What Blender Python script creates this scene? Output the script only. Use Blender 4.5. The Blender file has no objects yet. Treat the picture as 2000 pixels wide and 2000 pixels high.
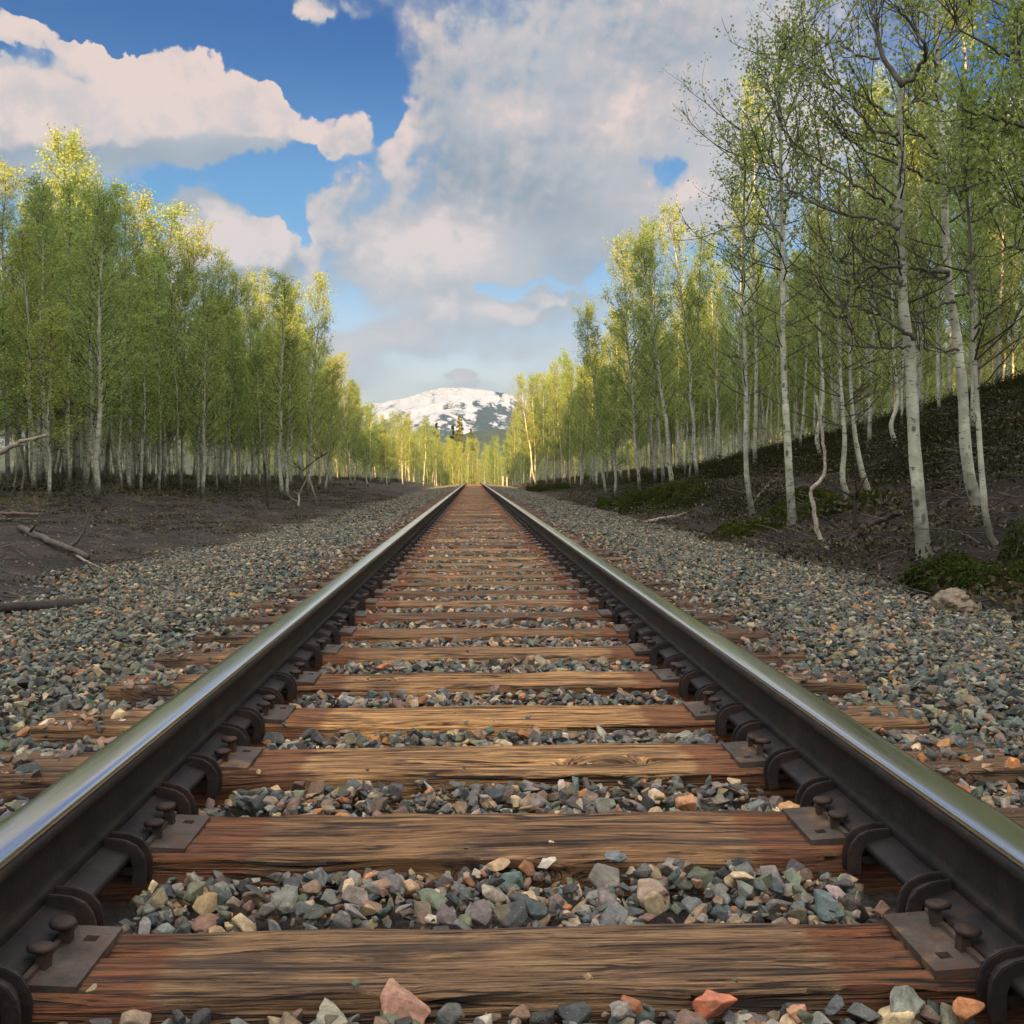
import bpy, bmesh, math, random
import numpy as np
from mathutils import Vector, Matrix, Euler, noise as mn

D = bpy.data
S = bpy.context.scene
COL = S.collection
R = math.radians
rng = np.random.default_rng(11)
random.seed(11)

# ------------------------------------------------------------------ camera, sky, sun, exposure
CAM = Vector((-0.0545, 0.0, 0.715))
YAW, PITCH, F = 2.18, 1.95, 2000.0
cd = D.cameras.new('camera'); cam = D.objects.new('camera', cd); COL.objects.link(cam)
cd.sensor_width = 36.0; cd.lens = 36.0; cd.clip_start = 0.05; cd.clip_end = 40000
cam.location = CAM
cam.rotation_euler = (R(90 - PITCH), 0, -R(YAW))
S.camera = cam
CM = cam.rotation_euler.to_matrix()

def pdir(px, py):                      # photograph pixel (2000 x 2000) -> unit direction
    d = CM @ Vector(((px - 1000) / F, (1000 - py) / F, -1.0))
    return d.normalized()

def at(px, py, Y):                     # point on that sight line at distance Y down the track
    d = pdir(px, py)
    return CAM + d * (Y / d.y)

SUN_EL, SUN_AZ = 7.4, 0.5              # low evening sun from behind, a little to the left
S.view_settings.view_transform = 'Standard'
S.view_settings.look = 'None'
S.view_settings.exposure = 1.74
S.view_settings.gamma = 1.0
S.view_settings.use_curve_mapping = False
S.cycles.use_denoising = True
S.cycles.max_bounces = 5
S.cycles.diffuse_bounces = 3
S.cycles.transmission_bounces = 3
S.cycles.transparent_max_bounces = 8
S.cycles.caustics_reflective = False
S.cycles.caustics_refractive = False
S.cycles.sample_clamp_indirect = 6

class NT:
    """small node-tree writer"""
    def __init__(s, t): s.t = t; s.n = t.nodes; s.l = t.links
    def new(s, kind, **kw):
        n = s.n.new(kind)
        for k, v in kw.items(): setattr(n, k, v)
        return n
    def put(s, sock, v):
        if v is None: return
        if isinstance(v, bpy.types.NodeSocket): s.l.new(v, sock)
        else:
            if hasattr(sock, 'default_value'):
                dv = sock.default_value
                try: n = len(dv)
                except TypeError: sock.default_value = v; return
                if isinstance(v, (int, float)): v = (v,) * n
                if n == 4 and len(v) == 3: v = (*v, 1.0)
                sock.default_value = v
    def math(s, op, a, b=None, c=None, clamp=False):
        n = s.new('ShaderNodeMath', operation=op, use_clamp=clamp)
        for i, v in enumerate((a, b, c)):
            if v is not None: s.put(n.inputs[i], v)
        return n.outputs[0]
    def vec(s, op, a, b=None, out=0):
        n = s.new('ShaderNodeVectorMath', operation=op)
        s.put(n.inputs[0], a)
        if b is not None:
            if op == 'SCALE': s.put(n.inputs['Scale'], b)
            else: s.put(n.inputs[1], b)
        return n.outputs['Value' if op in ('LENGTH', 'DISTANCE', 'DOT_PRODUCT') else 'Vector']
    def xyz(s, x, y, z):
        n = s.new('ShaderNodeCombineXYZ')
        for i, v in enumerate((x, y, z)): s.put(n.inputs[i], v)
        return n.outputs[0]
    def sep(s, v):
        n = s.new('ShaderNodeSeparateXYZ'); s.put(n.inputs[0], v); return n.outputs
    def noise(s, v, scale=1.0, detail=4.0, rough=0.5, dist=0.0, color=False):
        n = s.new('ShaderNodeTexNoise')
        s.put(n.inputs['Vector'], v)
        n.inputs['Scale'].default_value = scale; n.inputs['Detail'].default_value = detail
        n.inputs['Roughness'].default_value = rough; n.inputs['Distortion'].default_value = dist
        return n.outputs['Color' if color else 'Fac']
    def vor(s, v, scale=1.0, feature='F1', out='Distance', rnd=1.0):
        n = s.new('ShaderNodeTexVoronoi', feature=feature)
        s.put(n.inputs['Vector'], v); n.inputs['Scale'].default_value = scale
        n.inputs['Randomness'].default_value = rnd
        return n.outputs[out]
    def ramp(s, f, stops, interp='LINEAR'):
        n = s.new('ShaderNodeValToRGB'); n.color_ramp.interpolation = interp
        e = n.color_ramp.elements
        while len(e) < len(stops): e.new(0.5)
        for i, (p, c) in enumerate(stops):
            e[i].position = p
            e[i].color = (*c, 1) if isinstance(c, (tuple, list)) else (c, c, c, 1)
        s.put(n.inputs[0], f)
        return n.outputs[0]
    def mix(s, f, a, b, blend='MIX'):
        n = s.new('ShaderNodeMix', data_type='RGBA', blend_type=blend)
        s.put(n.inputs[0], f); s.put(n.inputs[6], a); s.put(n.inputs[7], b)
        return n.outputs[2]
    def mapr(s, v, a, b, c=0.0, d=1.0, kind='SMOOTHSTEP'):
        n = s.new('ShaderNodeMapRange', interpolation_type=kind)
        s.put(n.inputs[0], v)
        for i, x in enumerate((a, b, c, d)): n.inputs[i + 1].default_value = x
        return n.outputs[0]
    def bump(s, h, strength=0.5, dist=0.01):
        n = s.new('ShaderNodeBump'); n.inputs['Strength'].default_value = strength
        n.inputs['Distance'].default_value = dist; s.put(n.inputs['Height'], h)
        return n.outputs[0]

K = 2000.0 / 1932.0
def azel(x, y):
    d = pdir(x * K, y * K)
    return math.degrees(math.atan2(d.x, d.y)), math.degrees(math.asin(d.z))

def build_world():
    w = D.worlds.new('World'); S.world = w; w.use_nodes = True
    t = NT(w.node_tree); w.node_tree.nodes.clear()
    # cloud density, as a node group over (azimuth, elevation) in degrees
    g = D.node_groups.new('cloud_density', 'ShaderNodeTree')
    g.interface.new_socket('P', in_out='INPUT', socket_type='NodeSocketVector')
    g.interface.new_socket('D', in_out='OUTPUT', socket_type='NodeSocketFloat')
    q = NT(g)
    gi = q.new('NodeGroupInput'); go = q.new('NodeGroupOutput')
    P = gi.outputs[0]
    w1 = q.vec('SUBTRACT', q.noise(P, 0.22, 3, 0.5, color=True), (0.5, 0.5, 0.5))
    w2 = q.vec('SUBTRACT', q.noise(P, 0.75, 4, 0.55, color=True), (0.5, 0.5, 0.5))
    Pw = q.vec('ADD', P, q.vec('ADD', q.vec('SCALE', w1, 2.6), q.vec('SCALE', w2, 1.7)))
    # (x, y, rx, ry, weight) read from the photograph at 1932 px across
    B = [(330, 40, 430, 120, -1.15), (640, 150, 120, 150, -1.1), (60, 90, 170, 60, -0.5), (560, 120, 150, 150, -0.55),
         (330, 318, 210, 48, -0.95), (500, 345, 100, 70, -0.8), (450, 384, 62, 30, -0.7), (570, 310, 75, 34, -.75),
         (60, 400, 120, 60, -0.6), (200, 420, 120, 60, -0.5),
         (1243, 315, 40, 46, -0.98), (945, 548, 52, 22, -0.95), (1040, 534, 80, 13, -0.6), (1140, 520, 32, 26, -0.9),
         (640, 590, 70, 50, -0.40), (880, 700, 130, 36, -0.30), (600, 690, 120, 60, .25), (760, 640, 120, 40, .2), (1560, 512, 260, 44, -0.9),
         (1870, 110, 90, 70, -1.0), (1330, 480, 160, 30, -.4), (555, 425, 26, 60, -.8), (716, 215, 34, 52, -.85),
         # cumulus
         (55, 185, 120, 75, 1.3), (130, 195, 110, 70, 1.2), (240, 190, 90, 66, 1.1), (330, 175, 95, 72, 1.4), (440, 178, 80, 72, 1.4),
         (500, 215, 66, 58, 1.2), (380, 240, 190, 66, 1.0), (200, 270, 260, 56, 1.0), (60, 290, 200, 60, .7), (640, 235, 84, 48, 1.3),
         (430, 440, 95, 62, 1.25), (500, 450, 62, 52, 1.1), (430, 500, 130, 60, .9), (380, 375, 50, 30, .6), (440, 350, 60, 16, .75),
         (570, 48, 60, 48, 1.5), (620, 10, 90, 30, 1.1), (330, 210, 60, 40, .3), (20, 50, 90, 34, .62), (130, 100, 90, 18, .5),
         (960, 590, 60, 24, .7), (850, 585, 60, 24, .7), (1040, 556, 60, 16, .6), (866, 712, 34, 13, 1.0), (1300, 345, 60, 30, .5),
         (830, 470, 190, 110, .36), (1060, 430, 260, 170, .42), (900, 640, 260, 50, .16), (40, 58, 80, 20, 1.3), (185, 108, 70, 17, 1.2), (1000, 200, 320, 200, .35), (1300, 150, 300, 200, .45)]
    acc = None
    for (x, y, rx, ry, wt) in B:
        a, e = azel(x, y)
        sx, sy = rx * K / F * 57.3, ry * K / F * 57.3
        sub = q.vec('MULTIPLY', q.vec('SUBTRACT', Pw, (a, e, 0)), (1 / sx, 1 / sy, 0))
        f = q.mapr(q.vec('LENGTH', sub), 1.25, 0.35, 0.0, wt)
        acc = f if acc is None else q.math('ADD', acc, f)
    nz = q.noise(q.vec('MULTIPLY', P, (0.11, 0.17, 0)), 1.0, 7, 0.56, 0.3)
    nf = q.noise(P, 0.85, 6, 0.6, 0.2)
    dd = q.math('ADD', acc, q.math('MULTIPLY', q.math('SUBTRACT', nz, 0.5), 1.1))
    dd = q.math('ADD', dd, q.math('MULTIPLY', q.math('SUBTRACT', nf, 0.5), 0.55))
    g.links.new(q.math('ADD', dd, 0.42), go.inputs[0])
    # world
    tc = t.new('ShaderNodeTexCoord')
    x, y, z = t.sep(tc.outputs['Generated'])
    az = t.math('MULTIPLY', t.math('ARCTAN2', x, y), 57.2958)
    el = t.math('MULTIPLY', t.math('ARCSINE', z), 57.2958)
    P = t.xyz(az, el, 0.0)
    def dens(p):
        n = t.new('ShaderNodeGroup', node_tree=g); t.put(n.inputs[0], p); return n.outputs[0]
    d0 = dens(P)
    d1 = dens(t.vec('ADD', P, (-0.55, 1.25, 0)))
    e0 = t.noise(P, 0.85, 6, 0.6, 0.2); e1 = t.noise(t.vec('ADD', P, (-0.2, 0.42, 0)), 0.85, 6, 0.6, 0.2)
    d2 = dens(t.vec('ADD', P, (-0.9, 3.2, 0)))
    rel = t.math('ADD', t.math('MULTIPLY', t.math('SUBTRACT', d0, d1), 0.55), t.math('MULTIPLY', t.math('SUBTRACT', d0, d2), 0.40))
    rel = t.math('ADD', rel, t.math('MULTIPLY', t.math('SUBTRACT', e0, e1), .6))
    lit = t.math('MULTIPLY', t.mapr(rel, -0.25, 1.0), .95)
    # patches where the cloud deck itself catches the low sun
    for (bx, by, rx, ry, wt) in [(830, 470, 190, 85, .95), (330, 175, 330, 80, .3), (1190, 230, 120, 70, .7), (950, 215, 130, 40, .55), (770, 50, 90, 40, .4), (1250, 400, 220, 120, .4),
                                 (900, 590, 160, 40, .45), (430, 440, 130, 60, .5), (640, 220, 90, 40, .35), (1500, 300, 250, 250, .3), (720, 590, 160, 110, .3), (866, 714, 60, 24, 1.0)]:
        a, e = azel(bx, by)
        sub = t.vec('MULTIPLY', t.vec('SUBTRACT', P, (a, e, 0)), (F / (rx * K * 57.3), F / (ry * K * 57.3), 0))
        lit = t.math('ADD', lit, t.mapr(t.vec('LENGTH', sub), 1.3, 0.1, 0, wt))
    lit = t.math('MULTIPLY', lit, t.mapr(t.noise(P, 0.3, 5, .6), 0.3, 0.62, 0.5, 1.1))
    lit = t.math('MULTIPLY', lit, t.mapr(t.noise(P, 0.9, 7, .65), 0.32, 0.6, 0.72, 1.08))
    lit = t.math('MINIMUM', lit, 1.0)
    soft = t.math('ADD', .85, t.math('MULTIPLY', t.math('MINIMUM', t.math('MULTIPLY', lit, 1.6), 1.0), -.60))
    soft = t.math('ADD', soft, t.mapr(az, -9, -5, 0, .14))
    mask = t.math('DIVIDE', d0, soft, clamp=True)
    mask = t.math('MULTIPLY', t.math('MULTIPLY', mask, mask), t.math('SUBTRACT', 3.0, t.math('MULTIPLY', mask, 2.0)))
    thick = t.mapr(t.noise(t.vec('MULTIPLY', P, (0.07, 0.13, 0)), 1.0, 6, .55), 0.32, 0.68)
    grey = t.mix(thick, (0.20, 0.25, 0.30), (0.36, 0.38, 0.405))
    grey = t.mix(t.mapr(el, 12, 3, 0, .8), grey, (.57, .60, .65))
    grey = t.mix(t.mapr(az, 9, 22, 0, .65), grey, (.47, .455, .46))
    warm = t.mix(t.mapr(el, 3, 22), (0.58, 0.53, 0.52), (0.60, 0.465, 0.41))
    for (bx, by, rx, ry, wt) in [(860, 340, 170, 110, .6), (760, 150, 110, 110, .45), (1010, 380, 140, 70, .4), (1100, 600, 120, 40, .35), (1080, 120, 160, 80, .3), (300, 290, 300, 34, .35), (1300, 60, 200, 60, .25)]:
        a, e = azel(bx, by)
        sub = t.vec('MULTIPLY', t.vec('SUBTRACT', P, (a, e, 0)), (F / (rx * K * 57.3), F / (ry * K * 57.3), 0))
        grey = t.mix(t.mapr(t.vec('LENGTH', sub), 1.4, 0.1, 0, wt), grey, (.155, .20, .25))
    cloud = t.mix(lit, grey, warm)
    # cloud deck boosted overhead and behind, out of frame, to add ambient fill light
    over = t.math('ADD', t.mapr(el, 30, 58, 0, 4.4), t.mapr(y, .25, -.4, 0, 3.2))
    cloud = t.vec('SCALE', t.mix(t.math('MINIMUM', over, 1.0), cloud, t.mix(.5, cloud, (.52, .43, .34))), t.math('MULTIPLY', t.math('ADD', 1.0, over), 7.6))
    sky = t.new('ShaderNodeTexSky', sky_type='NISHITA')
    sky.sun_disc = False; sky.sun_elevation = R(SUN_EL); sky.sun_rotation = R(180 + SUN_AZ)
    sky.air_density = 1.0; sky.dust_density = 0.3; sky.ozone_density = 1.5
    tint = t.mix(t.mapr(el, 5, 15), (1.14, .95, 1.10), (.36, .62, .90))
    tint = t.mix(t.mapr(el, 14, 24), tint, (.02, .25, .62))
    blue = t.vec('MULTIPLY', sky.outputs[0], tint)
    col = t.mix(t.math('MULTIPLY', mask, 0.96), blue, cloud)
    bg = t.new('ShaderNodeBackground'); t.put(bg.inputs[0], col); bg.inputs[1].default_value = 0.06
    wo = t.new('ShaderNodeOutputWorld'); t.l.new(bg.outputs[0], wo.inputs[0])
    w.cycles.sampling_method = 'MANUAL'; w.cycles.sample_map_resolution = 512
BLUE = (1.0, 1.0, 1.0)
build_world()

sd = D.lights.new('sun', 'SUN'); sd.energy = 5.0; sd.angle = R(0.5); sd.color = (1.0, 0.62, 0.24)
sun = D.objects.new('sun', sd); COL.objects.link(sun)
sdir = Vector((math.sin(R(SUN_AZ)) * math.cos(R(SUN_EL)), math.cos(R(SUN_AZ)) * math.cos(R(SUN_EL)), -math.sin(R(SUN_EL))))
sun.rotation_euler = sdir.to_track_quat('-Z', 'Y').to_euler(); sun.location = (0, -40, 60)

# ------------------------------------------------------------------ helpers
def mat(name):
    m = D.materials.new(name); m.use_nodes = True
    t = NT(m.node_tree); m.node_tree.nodes.clear()
    out = t.new('ShaderNodeOutputMaterial')
    b = t.new('ShaderNodeBsdfPrincipled'); t.l.new(b.outputs[0], out.inputs[0])
    t.b = b; t.out = out
    return m, t

class MB:
    """collects pieces; build() links them as ONE mesh object"""
    def __init__(s): s.v = []; s.f = []; s.n = 0; s.c = []; s.smooth = []
    def add(s, v, f, col=None, smooth=True):
        v = np.asarray(v, float).reshape(-1, 3)
        s.v.append(v); s.f += [tuple(i + s.n for i in q) for q in f]; s.n += len(v)
        s.smooth += [smooth] * len(f)
        c = np.ones((len(v), 4)); 
        if col is not None: c[:, :len(np.atleast_1d(col)) if np.ndim(col) == 1 else np.shape(col)[1]] = col
        s.c.append(c)
    def box(s, c, d, rot=None, **k):
        x, y, z = np.array(d) / 2
        v = np.array([(i * x, j * y, l * z) for i in (-1, 1) for j in (-1, 1) for l in (-1, 1)])
        if rot is not None: v = v @ np.array(rot).T
        s.add(v + np.array(c), [(0, 1, 3, 2), (4, 6, 7, 5), (0, 4, 5, 1), (2, 3, 7, 6), (0, 2, 6, 4), (1, 5, 7, 3)], smooth=False, **k)
    def tube(s, pts, rad, n=6, col=None, cap=True):
        pts = np.asarray(pts, float); rad = np.asarray(rad, float)
        m = len(pts)
        tg = np.gradient(pts, axis=0); tg /= np.linalg.norm(tg, axis=1)[:, None] + 1e-9
        ref = np.array((0.31, 0.95, 0.05)) if abs(tg[0][2]) > .5 else np.array((0.05, 0.1, 1.0))
        a = np.cross(tg, ref); a /= np.linalg.norm(a, axis=1)[:, None] + 1e-9
        b = np.cross(tg, a)
        ph = np.linspace(0, 2 * np.pi, n, endpoint=False)
        ring = pts[:, None] + rad[:, None, None] * (np.cos(ph)[None, :, None] * a[:, None] + np.sin(ph)[None, :, None] * b[:, None])
        v = ring.reshape(-1, 3); f = []
        for i in range(m - 1):
            for j in range(n):
                k = (j + 1) % n
                f.append((i * n + j, i * n + k, (i + 1) * n + k, (i + 1) * n + j))
        if cap: f.append(tuple(range(n))[::-1]); f.append(tuple(range((m - 1) * n, m * n)))
        if col is None: col = np.repeat(np.clip(rad, 0, 1), n)[:, None] * np.ones((1, 3))
        s.add(v, f, col=col)
    def mesh(s, name, mats, attr='col'):
        me = D.meshes.new(name)
        v = np.concatenate(s.v)
        me.from_pydata(v.tolist(), [], s.f)
        a = me.attributes.new(attr, 'FLOAT_COLOR', 'POINT')
        a.data.foreach_set('color', np.concatenate(s.c).astype(np.float32).ravel())
        me.polygons.foreach_set('use_smooth', np.array(s.smooth, bool))
        for m in (mats if isinstance(mats, (list, tuple)) else [mats]): me.materials.append(m)
        me.update()
        return me
    def build(s, name, mats, parent=None, loc=None):
        return link(name, s.mesh(name, mats), parent, loc)

def link(name, data, parent=None, loc=None):
    o = D.objects.new(name, data); COL.objects.link(o)
    if parent is not None: o.parent = parent
    if loc is not None: o.location = loc
    return o

def tag(o, label=None, cat=None, group=None, kind=None):
    if label: o['label'] = label
    if cat: o['category'] = cat
    if group: o['group'] = group
    if kind: o['kind'] = kind
    return o

def empty(name, loc, label, cat, group=None):
    o = D.objects.new(name, None); COL.objects.link(o); o.location = loc; o.empty_display_size = 0.1
    return tag(o, label, cat, group)

def copy_tree(o, parent=None):
    c = o.copy(); COL.objects.link(c)
    if parent is not None: c.parent = parent
    for ch in list(o.children): copy_tree(ch, c)
    return c

def quads_mesh(name, C, size, rg, m, col, up=0.0, aspect=1.0):
    """leaf-sized diamonds at points C"""
    n = len(C)
    a = rg.normal(size=(n, 3)); a[:, 2] = a[:, 2] * 0.8 - up; a /= np.linalg.norm(a, axis=1)[:, None]
    b = rg.normal(size=(n, 3)); b -= (b * a).sum(1)[:, None] * a; b /= np.linalg.norm(b, axis=1)[:, None]
    s = (size * rg.uniform(0.7, 1.3, n))[:, None]
    v = np.stack([C - a * s * .5 * aspect, C + b * s * .42, C + a * s * .55 * aspect, C - b * s * .42], 1).reshape(-1, 3)
    me = D.meshes.new(name)
    me.vertices.add(4 * n); me.vertices.foreach_set('co', v.astype(np.float32).ravel())
    me.loops.add(4 * n); me.loops.foreach_set('vertex_index', np.arange(4 * n, dtype=np.int32))
    me.polygons.add(n); me.polygons.foreach_set('loop_start', np.arange(0, 4 * n, 4, dtype=np.int32))
    at_ = me.attributes.new('col', 'FLOAT_COLOR', 'POINT')
    c = np.ones((4 * n, 4)); c[:, :3] = np.repeat(col, 4, 0)
    at_.data.foreach_set('color', c.astype(np.float32).ravel())
    me.materials.append(m); me.update(calc_edges=True)
    return me

def fbm(x, y, sc, o=4, seed=0.0):
    return mn.fractal(Vector((x * sc + seed, y * sc - seed, seed * .37)), 1.0, 2.0, o)

# ------------------------------------------------------------------ the lie of the land
LX = [0, 1.5, 2.2, 3.3, 3.75, 4.3, 5.2, 6.3, 8, 10, 14, 30, 80, 400]
LZ = [-.085, -.085, -.14, -.245, -.27, -.20, -.02, .14, .34, .5, .62, .9, 2.0, 6]
RX = [0, 1.5, 2.2, 3.3, 3.75, 4.2, 5.65, 8, 12, 18, 26, 60, 150, 400]
RZ = [-.085, -.085, -.14, -.245, -.27, -.16, .36, 1.15, 2.5, 4.6, 6.0, 9.0, 14, 20]
def gz(x, y):
    if x < 0:
        z = float(np.interp(-x, LX, LZ))
    else:
        z = float(np.interp(x, RX, RZ))
        if x > 3.75:
            s = 1.0 - 0.62 * min(1, max(0, (y - 20) / 45.0))
            z = -.27 + (z + .27) * s
    ax = abs(x)
    k = min(1, max(0, (ax - 3.4) / 1.6))
    z += k * (0.10 * fbm(x, y, .55, 5) + 0.10 * fbm(x, y, .13, 3, 7.3))
    if y > 106: z -= 0.0010 * (min(y, 165) - 106) ** 2
    if ax > 60 or y > 200:
        z += 4 * min(1, max((ax - 60) / 300, (y - 200) / 400, 0)) * (1 + fbm(x, y, .004, 4))
    return z

def hit(px, py):                        # where a sight line of the photograph meets the ground
    d = pdir(px, py); s = 0.5
    while s < 300:
        p = CAM + d * s
        if p.z < gz(p.x, p.y): return Vector((p.x, p.y, gz(p.x, p.y)))
        s += 0.02 + s * .001
    return CAM + d * 120

def graded(stops):
    out = [stops[0][0]]
    for (a, st), (b, _) in zip(stops[:-1], stops[1:]):
        n = max(1, round((b - a) / st)); out += list(np.linspace(a, b, n + 1)[1:])
    return out

def build_ground():
    hx = graded([(0, .75), (3, .2), (9, .35), (16, 1.2), (40, 6), (120, 40), (600, 300), (9000, 0)])
    xs = [-a for a in hx[::-1]] + hx[1:]
    ys = graded([(-400, 60), (-40, 8), (-4, .8), (4, .3), (20, .5), (50, 1.2), (180, 12), (500, 100), (1500, 800), (12000, 0)])
    v = [(x, y, gz(x, y)) for y in ys for x in xs]; n = len(xs)
    f = [(j * n + i, j * n + i + 1, (j + 1) * n + i + 1, (j + 1) * n + i) for j in range(len(ys) - 1) for i in range(n - 1)]
    m, t = mat('soil_and_gravel_dust')
    geo = t.new('ShaderNodeNewGeometry'); P = geo.outputs['Position']
    x, y, z = t.sep(P)
    warp = t.math('MULTIPLY', t.math('SUBTRACT', t.noise(P, 1.1, 5, .6), .5), 1.6)
    ax = t.math('ADD', t.math('ABSOLUTE', x), warp)
    soil = t.mapr(ax, 3.2, 4.2)
    fine = t.noise(P, 26, 6, .65)
    mid = t.noise(P, 2.2, 6, .6)
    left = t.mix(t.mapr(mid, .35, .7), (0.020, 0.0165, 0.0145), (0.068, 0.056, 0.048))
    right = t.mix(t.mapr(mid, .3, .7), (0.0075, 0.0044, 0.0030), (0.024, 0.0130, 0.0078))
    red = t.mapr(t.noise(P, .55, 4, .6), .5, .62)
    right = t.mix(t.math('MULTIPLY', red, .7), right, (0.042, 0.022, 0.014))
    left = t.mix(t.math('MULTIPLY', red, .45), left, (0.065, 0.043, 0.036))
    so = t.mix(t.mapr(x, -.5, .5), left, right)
    # the floor of the wood: dull green patches
    grn = t.math('MULTIPLY', t.mapr(t.noise(P, .8, 5, .6), .46, .6), t.mapr(ax, 6, 8.5))
    so = t.mix(t.math('MULTIPLY', grn, .75), so, (0.045, 0.055, 0.022))
    far = t.mapr(y, 150, 260)
    so = t.mix(far, so, (0.03, 0.036, 0.016))
    gr = t.mix(t.mapr(mid, .3, .7), (0.055, 0.05, 0.045), (0.115, 0.105, 0.095))
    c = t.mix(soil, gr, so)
    c = t.mix(1.0, c, t.ramp(fine, [(.28, .35), (.5, .95), (.72, 1.8)]), 'MULTIPLY')
    sp = t.mapr(t.vor(P, 34), .16, .09)
    spk = t.mapr(t.noise(P, 19, 2), .52, .6)
    c = t.mix(t.math('MULTIPLY', t.math('MULTIPLY', sp, spk), .8), c, (0.30, 0.27, 0.23))
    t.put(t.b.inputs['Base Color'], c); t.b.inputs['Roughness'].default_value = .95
    t.put(t.b.inputs['Normal'], t.bump(t.math('ADD', fine, t.math('MULTIPLY', mid, 1.5)), 1.0, .09))
    me = D.meshes.new('ground'); me.from_pydata(v, [], f); me.materials.append(m)
    me.polygons.foreach_set('use_smooth', np.ones(len(f), bool))
    tag(link('ground', me), kind='structure')
build_ground()

# wooded ridge behind the viewer: the low sun comes over it, so the cutting lies in its shade
def build_ridge():
    v = []; f = []; xs = np.linspace(-220, 220, 150); ys = np.linspace(-110, -45, 16)
    tan = math.tan(R(SUN_EL)); crest = 8.4 + tan * (20 + 75)
    for y in ys:
        for x in xs:
            w = math.exp(-((y + 75) / 15.0) ** 2)
            v.append((x, y, -1.5 + (crest + 1.5 + 1.1 * fbm(x, y, .22, 4) + .9 * fbm(x, 3, .05, 3)) * w))
    n = len(xs)
    for j in range(len(ys) - 1):
        for i in range(n - 1): f.append((j * n + i, j * n + i + 1, (j + 1) * n + i + 1, (j + 1) * n + i))
    m, t = mat('wooded_ridge')
    geo = t.new('ShaderNodeNewGeometry')
    nz = t.noise(geo.outputs['Position'], .5, 6, .65)
    t.put(t.b.inputs['Base Color'], t.ramp(nz, [(.3, (.03, .045, .018)), (.7, (.08, .11, .04))])); t.b.inputs['Roughness'].default_value = 1
    me = D.meshes.new('hill'); me.from_pydata(v, [], f); me.materials.append(m)
    tag(link('hill', me), kind='structure')
build_ridge()

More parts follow.
